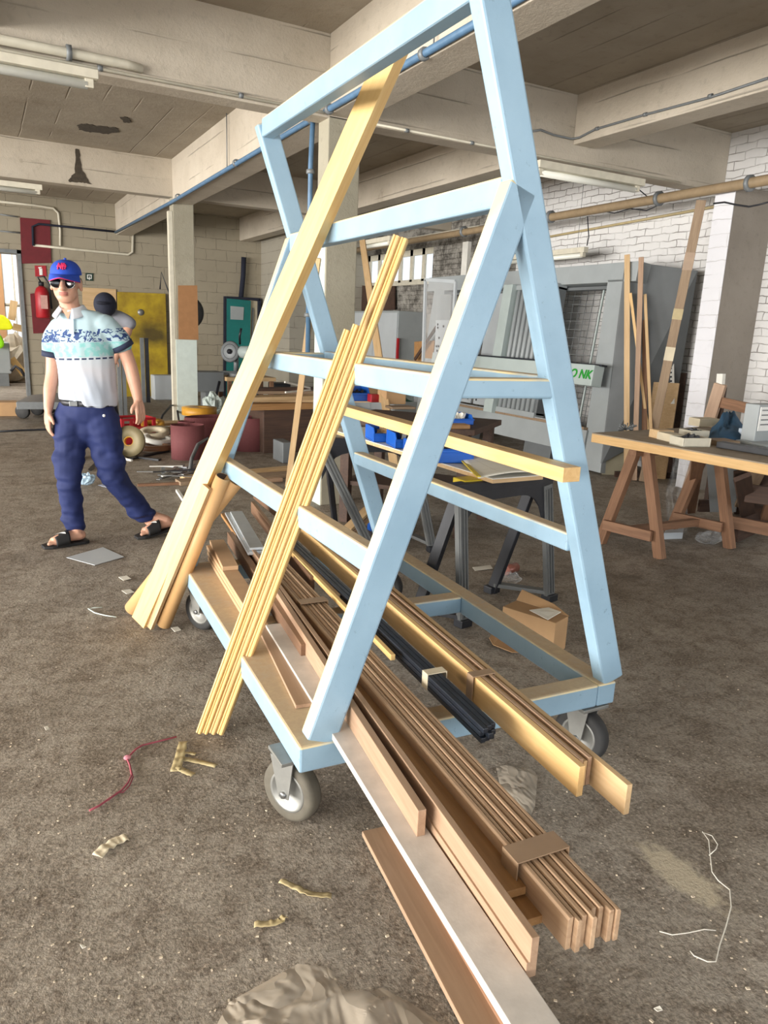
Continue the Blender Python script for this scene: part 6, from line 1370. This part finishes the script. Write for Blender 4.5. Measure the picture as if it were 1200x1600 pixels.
def cord(name, label, cat, pts, r_, mat): return tag(build(MB().tube([G(x, y)+V3((0, 0, r_+.002+.003*rnd.random())) for x, y in pts], r_, 6), name, mat), label, cat)
s_ = cord('red_string', 'red string with a knot lying on the floor at the left', 'string', [(276, 1154), (250, 1160), (222, 1167), (212, 1174), (202, 1184), (199, 1189), (203, 1198), (206, 1214), (200, 1226), (190, 1238), (172, 1250), (155, 1262), (140, 1270)], .0032, st)
b = MB(); b.tube([G(x, y)+V3((0, 0, .004)) for x, y in ((200, 1190), (204, 1200), (208, 1216), (202, 1230), (192, 1240), (183, 1240), (170, 1252))], .0022, 6); build(b, 'loose_strand', st, s_)
build(MB().ell(G(199, 1187)+V3((0, 0, .008)), (.012, .01, .008)), 'knot', plain('pink_knot', srgb(196, 128, 140), .8), s_)
cord('white_thread', 'thin white thread looping on the floor at the right', 'thread', [(1097, 1302), (1107, 1315), (1109, 1335), (1112, 1365), (1122, 1378), (1140, 1392), (1142, 1420), (1134, 1450), (1124, 1480), (1118, 1505), (1105, 1506), (1084, 1496), (1078, 1488)], .0014, paper)
cord('white_thread', 'second thin white thread near the top loop at right', 'thread', [(1097, 1302), (1112, 1308), (1121, 1322), (1118, 1330), (1108, 1338)], .0014, paper)
cord('white_thread', 'short pale thread below the plaster spill at right', 'thread', [(1030, 1458), (1050, 1463), (1075, 1460), (1100, 1454), (1118, 1456)], .0013, paper)
cord('pale_wire', 'pale green wire bent on the floor left of the cardboard tubes', 'wire', [(182, 966), (165, 964), (148, 959), (138, 953), (146, 952), (160, 951)], .003, mint)
scrap('metal_sheet', 'pale grey sheet lying on the floor in front of the man', 'sheet', [(104, 872), (161, 856), (194, 871), (148, 884)], mpanel, .002, .003, .0)
scrap('blue_sheet', 'pale blue paper on the floor behind the man', 'paper', [(153, 759), (175, 754), (196, 757), (190, 766), (172, 765)], plain('pale_blue_paper', srgb(196, 206, 232), .8))
crumple('crumpled_wrapper', 'small crumpled clear wrapper between the walking man\'s legs', 'wrapper', G(135, 760)+V3((0, 0, .02)), (.07, .05, .05), plain('bluish_wrapper', srgb(170, 196, 216), .3), 31)
scrap('flat_scrap', 'brown flat scrap on the floor between the walking man\'s legs', 'scrap', [(137, 735), (150, 722), (153, 726), (142, 738)], blackp)
for i, (x, y, w_, lab) in enumerate(((195, 905, 10, 'white scrap left of the cardboard tubes, upper one'), (200, 926, 10, 'white scrap left of the cardboard tubes, lower one'), (73, 1140, 4, 'tiny pale chip on the floor at the left'), (130, 1482, 5, 'pale chip at the lower left of the floor'), (1028, 1580, 7, 'pale chip at the bottom right of the floor'), (275, 985, 8, 'white shaving right of the timber foot'))):
    scrap('paper_scrap', lab, 'scrap', [(x-w_, y-2), (x+w_*.3, y-4), (x+w_, y+1), (x-w_*.2, y+4)], paper, .003, .002, .004)
scrap('grey_card', 'grey-brown card scrap under the trolley edge near the tubes', 'card', [(311, 976), (330, 969), (345, 975), (332, 983)], greywood)
# chips: small pale specks everywhere, one uncountable object
ch = MB(); r2 = random.Random(5)
for i in range(380):
    x = r2.uniform(-20, 1220); y = 960+660*r2.random()**.55; p = G(x, y); s_ = r2.uniform(.001, .0034)*(1.5 if r2.random() < .08 else 1); a = r2.random()*6.28
    ch.box(p+V3((0, 0, s_*.3)), (s_*2, s_*1.3, s_*.6), Matrix.Rotation(a, 3, 'Z'))
tag(build(ch, 'wood_chips', plain('pale_chips', srgb(214, 200, 178), .8, 0, .2), None, 0, 0, (0, 0, 0)), 'pale wood chips and grit scattered over the floor', 'chips', None, 'stuff')
# translucent plastic sheet at the bottom edge and the film under the load
def film_sheet(name, label, outline, ht, mat, seed, seg=30):
    """outline: pixels on the floor, filled from the centre outward with folds"""
    P = [G(x, y) for x, y in outline]; c = sum(P, V3())/len(P); n = len(P); b = MB()
    def f(u, v):
        t = (u % 1.0)*n; i = int(t) % n; p = P[i].lerp(P[(i+1) % n], t-int(t)); q = c.lerp(p, v)
        k = noise.noise(V3((q.x*4, q.y*4, seed))); k2 = 1-abs(noise.noise(V3((q.x*6+q.y*5+4, q.y*3-q.x*2, seed))))*2; k3 = 1-abs(noise.noise(V3((q.x*3-q.y*9, q.x*8, seed+5))))*2; return q + V3((0, 0, .004+ht*(1-v**4)*(.25+.4*k+.45*max(0, k2)**3+.35*max(0, k3)**4)))
    b.grid(f, 64, seg); return tag(build(b, name, mat, None, 0, 0, None, False), label, 'plastic')
film_sheet('plastic_sheet', 'crumpled translucent plastic sheet at the bottom edge of the picture'.replace(' of the picture', ' nearest the viewer'), [(335, 1610), (356, 1572), (358, 1568), (465, 1508), (514, 1513), (540, 1551), (598, 1546), (640, 1568), (700, 1610), (660, 1690), (480, 1720), (360, 1680)], .022, film, 2)
film_sheet('plastic_film', 'thin plastic film lying under the ends of the golden pine board', [(775, 1200), (800, 1195), (828, 1200), (840, 1215), (836, 1260), (830, 1275), (800, 1250), (780, 1225)], .012, film, 6)
# carton and paper under the trolley at the right
q = [G(x, y) for x, y in ((800, 985), (838, 1032), (878, 1012), (842, 972))]
cb = thing('open_carton', 'torn brown carton standing behind the right base rail of the trolley', 'carton', G(848, 1015))
b = MB(); cc = G(850, 1022); M = Matrix.Rotation(R(20), 3, 'Z'); b.box(cc+V3((.03, .12, .08)), (.12, .28, .16), M); build(b, 'carton_body', card, cb, .003)
b = MB(); p0 = cc+V3((.03, .12, .16)); b.poly([p0+M @ V3(v) for v in ((.06, -.14, 0), (.06, .14, 0), (.085, .13, .05), (.075, -.05, .03))], .004, 0, (1, 0, .3)); build(b, 'raised_flap', card, cb)
b = MB(); b.poly([p0+M @ V3(v)+V3((0, 0, .003)) for v in ((-.06, -.1, 0), (.0, -.13, .03), (.03, -.05, .02), (-.02, .02, .0))], .003); build(b, 'torn_paper', paper, cb)
scrap('brown_paper', 'crumpled brown paper lying beneath the trolley beside the carton', 'paper', [(764, 1000), (775, 985), (796, 982), (830, 1000), (832, 1022), (800, 1024), (770, 1012)], card, .004, .002, .012)
scrap('paper_scrap', 'flat paper scrap on the floor under the sawhorse', 'scrap', [(738, 888), (766, 884), (770, 890), (742, 893)], paper)
crumple('wrapper', 'crumpled clear wrapper by the black sawhorse leg', 'wrapper', G(797, 915)+V3((0, 0, .02)), (.07, .05, .03), clearf, 41)
o = MB(); p = G(800, 897)+V3((0, 0, .03)); o.tube([p+V3((-.05, 0, 0)), p+V3((.05, .03, 0))], .03, 14); tag(build(o, 'can', plain('printed_can', srgb(150, 96, 84), .35, .3, .2, 30)), 'small printed can lying on its side behind the sawhorse', 'can')
p = G(560, 838); d = V3((.8, .6, 0))
for i in range(3): tag(plank('wood_offcut', p+V3((-.12, -.06, .02+.028*i)), p+V3((.13, .1, .11+.03*i)), .07, .022, [pale, oak, pale][i], (-.2, -.2, 1)), ['lowest', 'middle', 'topmost'][i]+' wood offcut in the small pile between trolley and sawhorse', 'offcut', 'offcuts between trolley and sawhorse')
o = MB(); o.box(G(584, 828)+V3((0, 0, .04)), (.08, .06, .08)); tag(build(o, 'blue_box', bluebin, None, .004), 'small blue box on the floor under the bench', 'box')
bpy.context.view_layer.update()
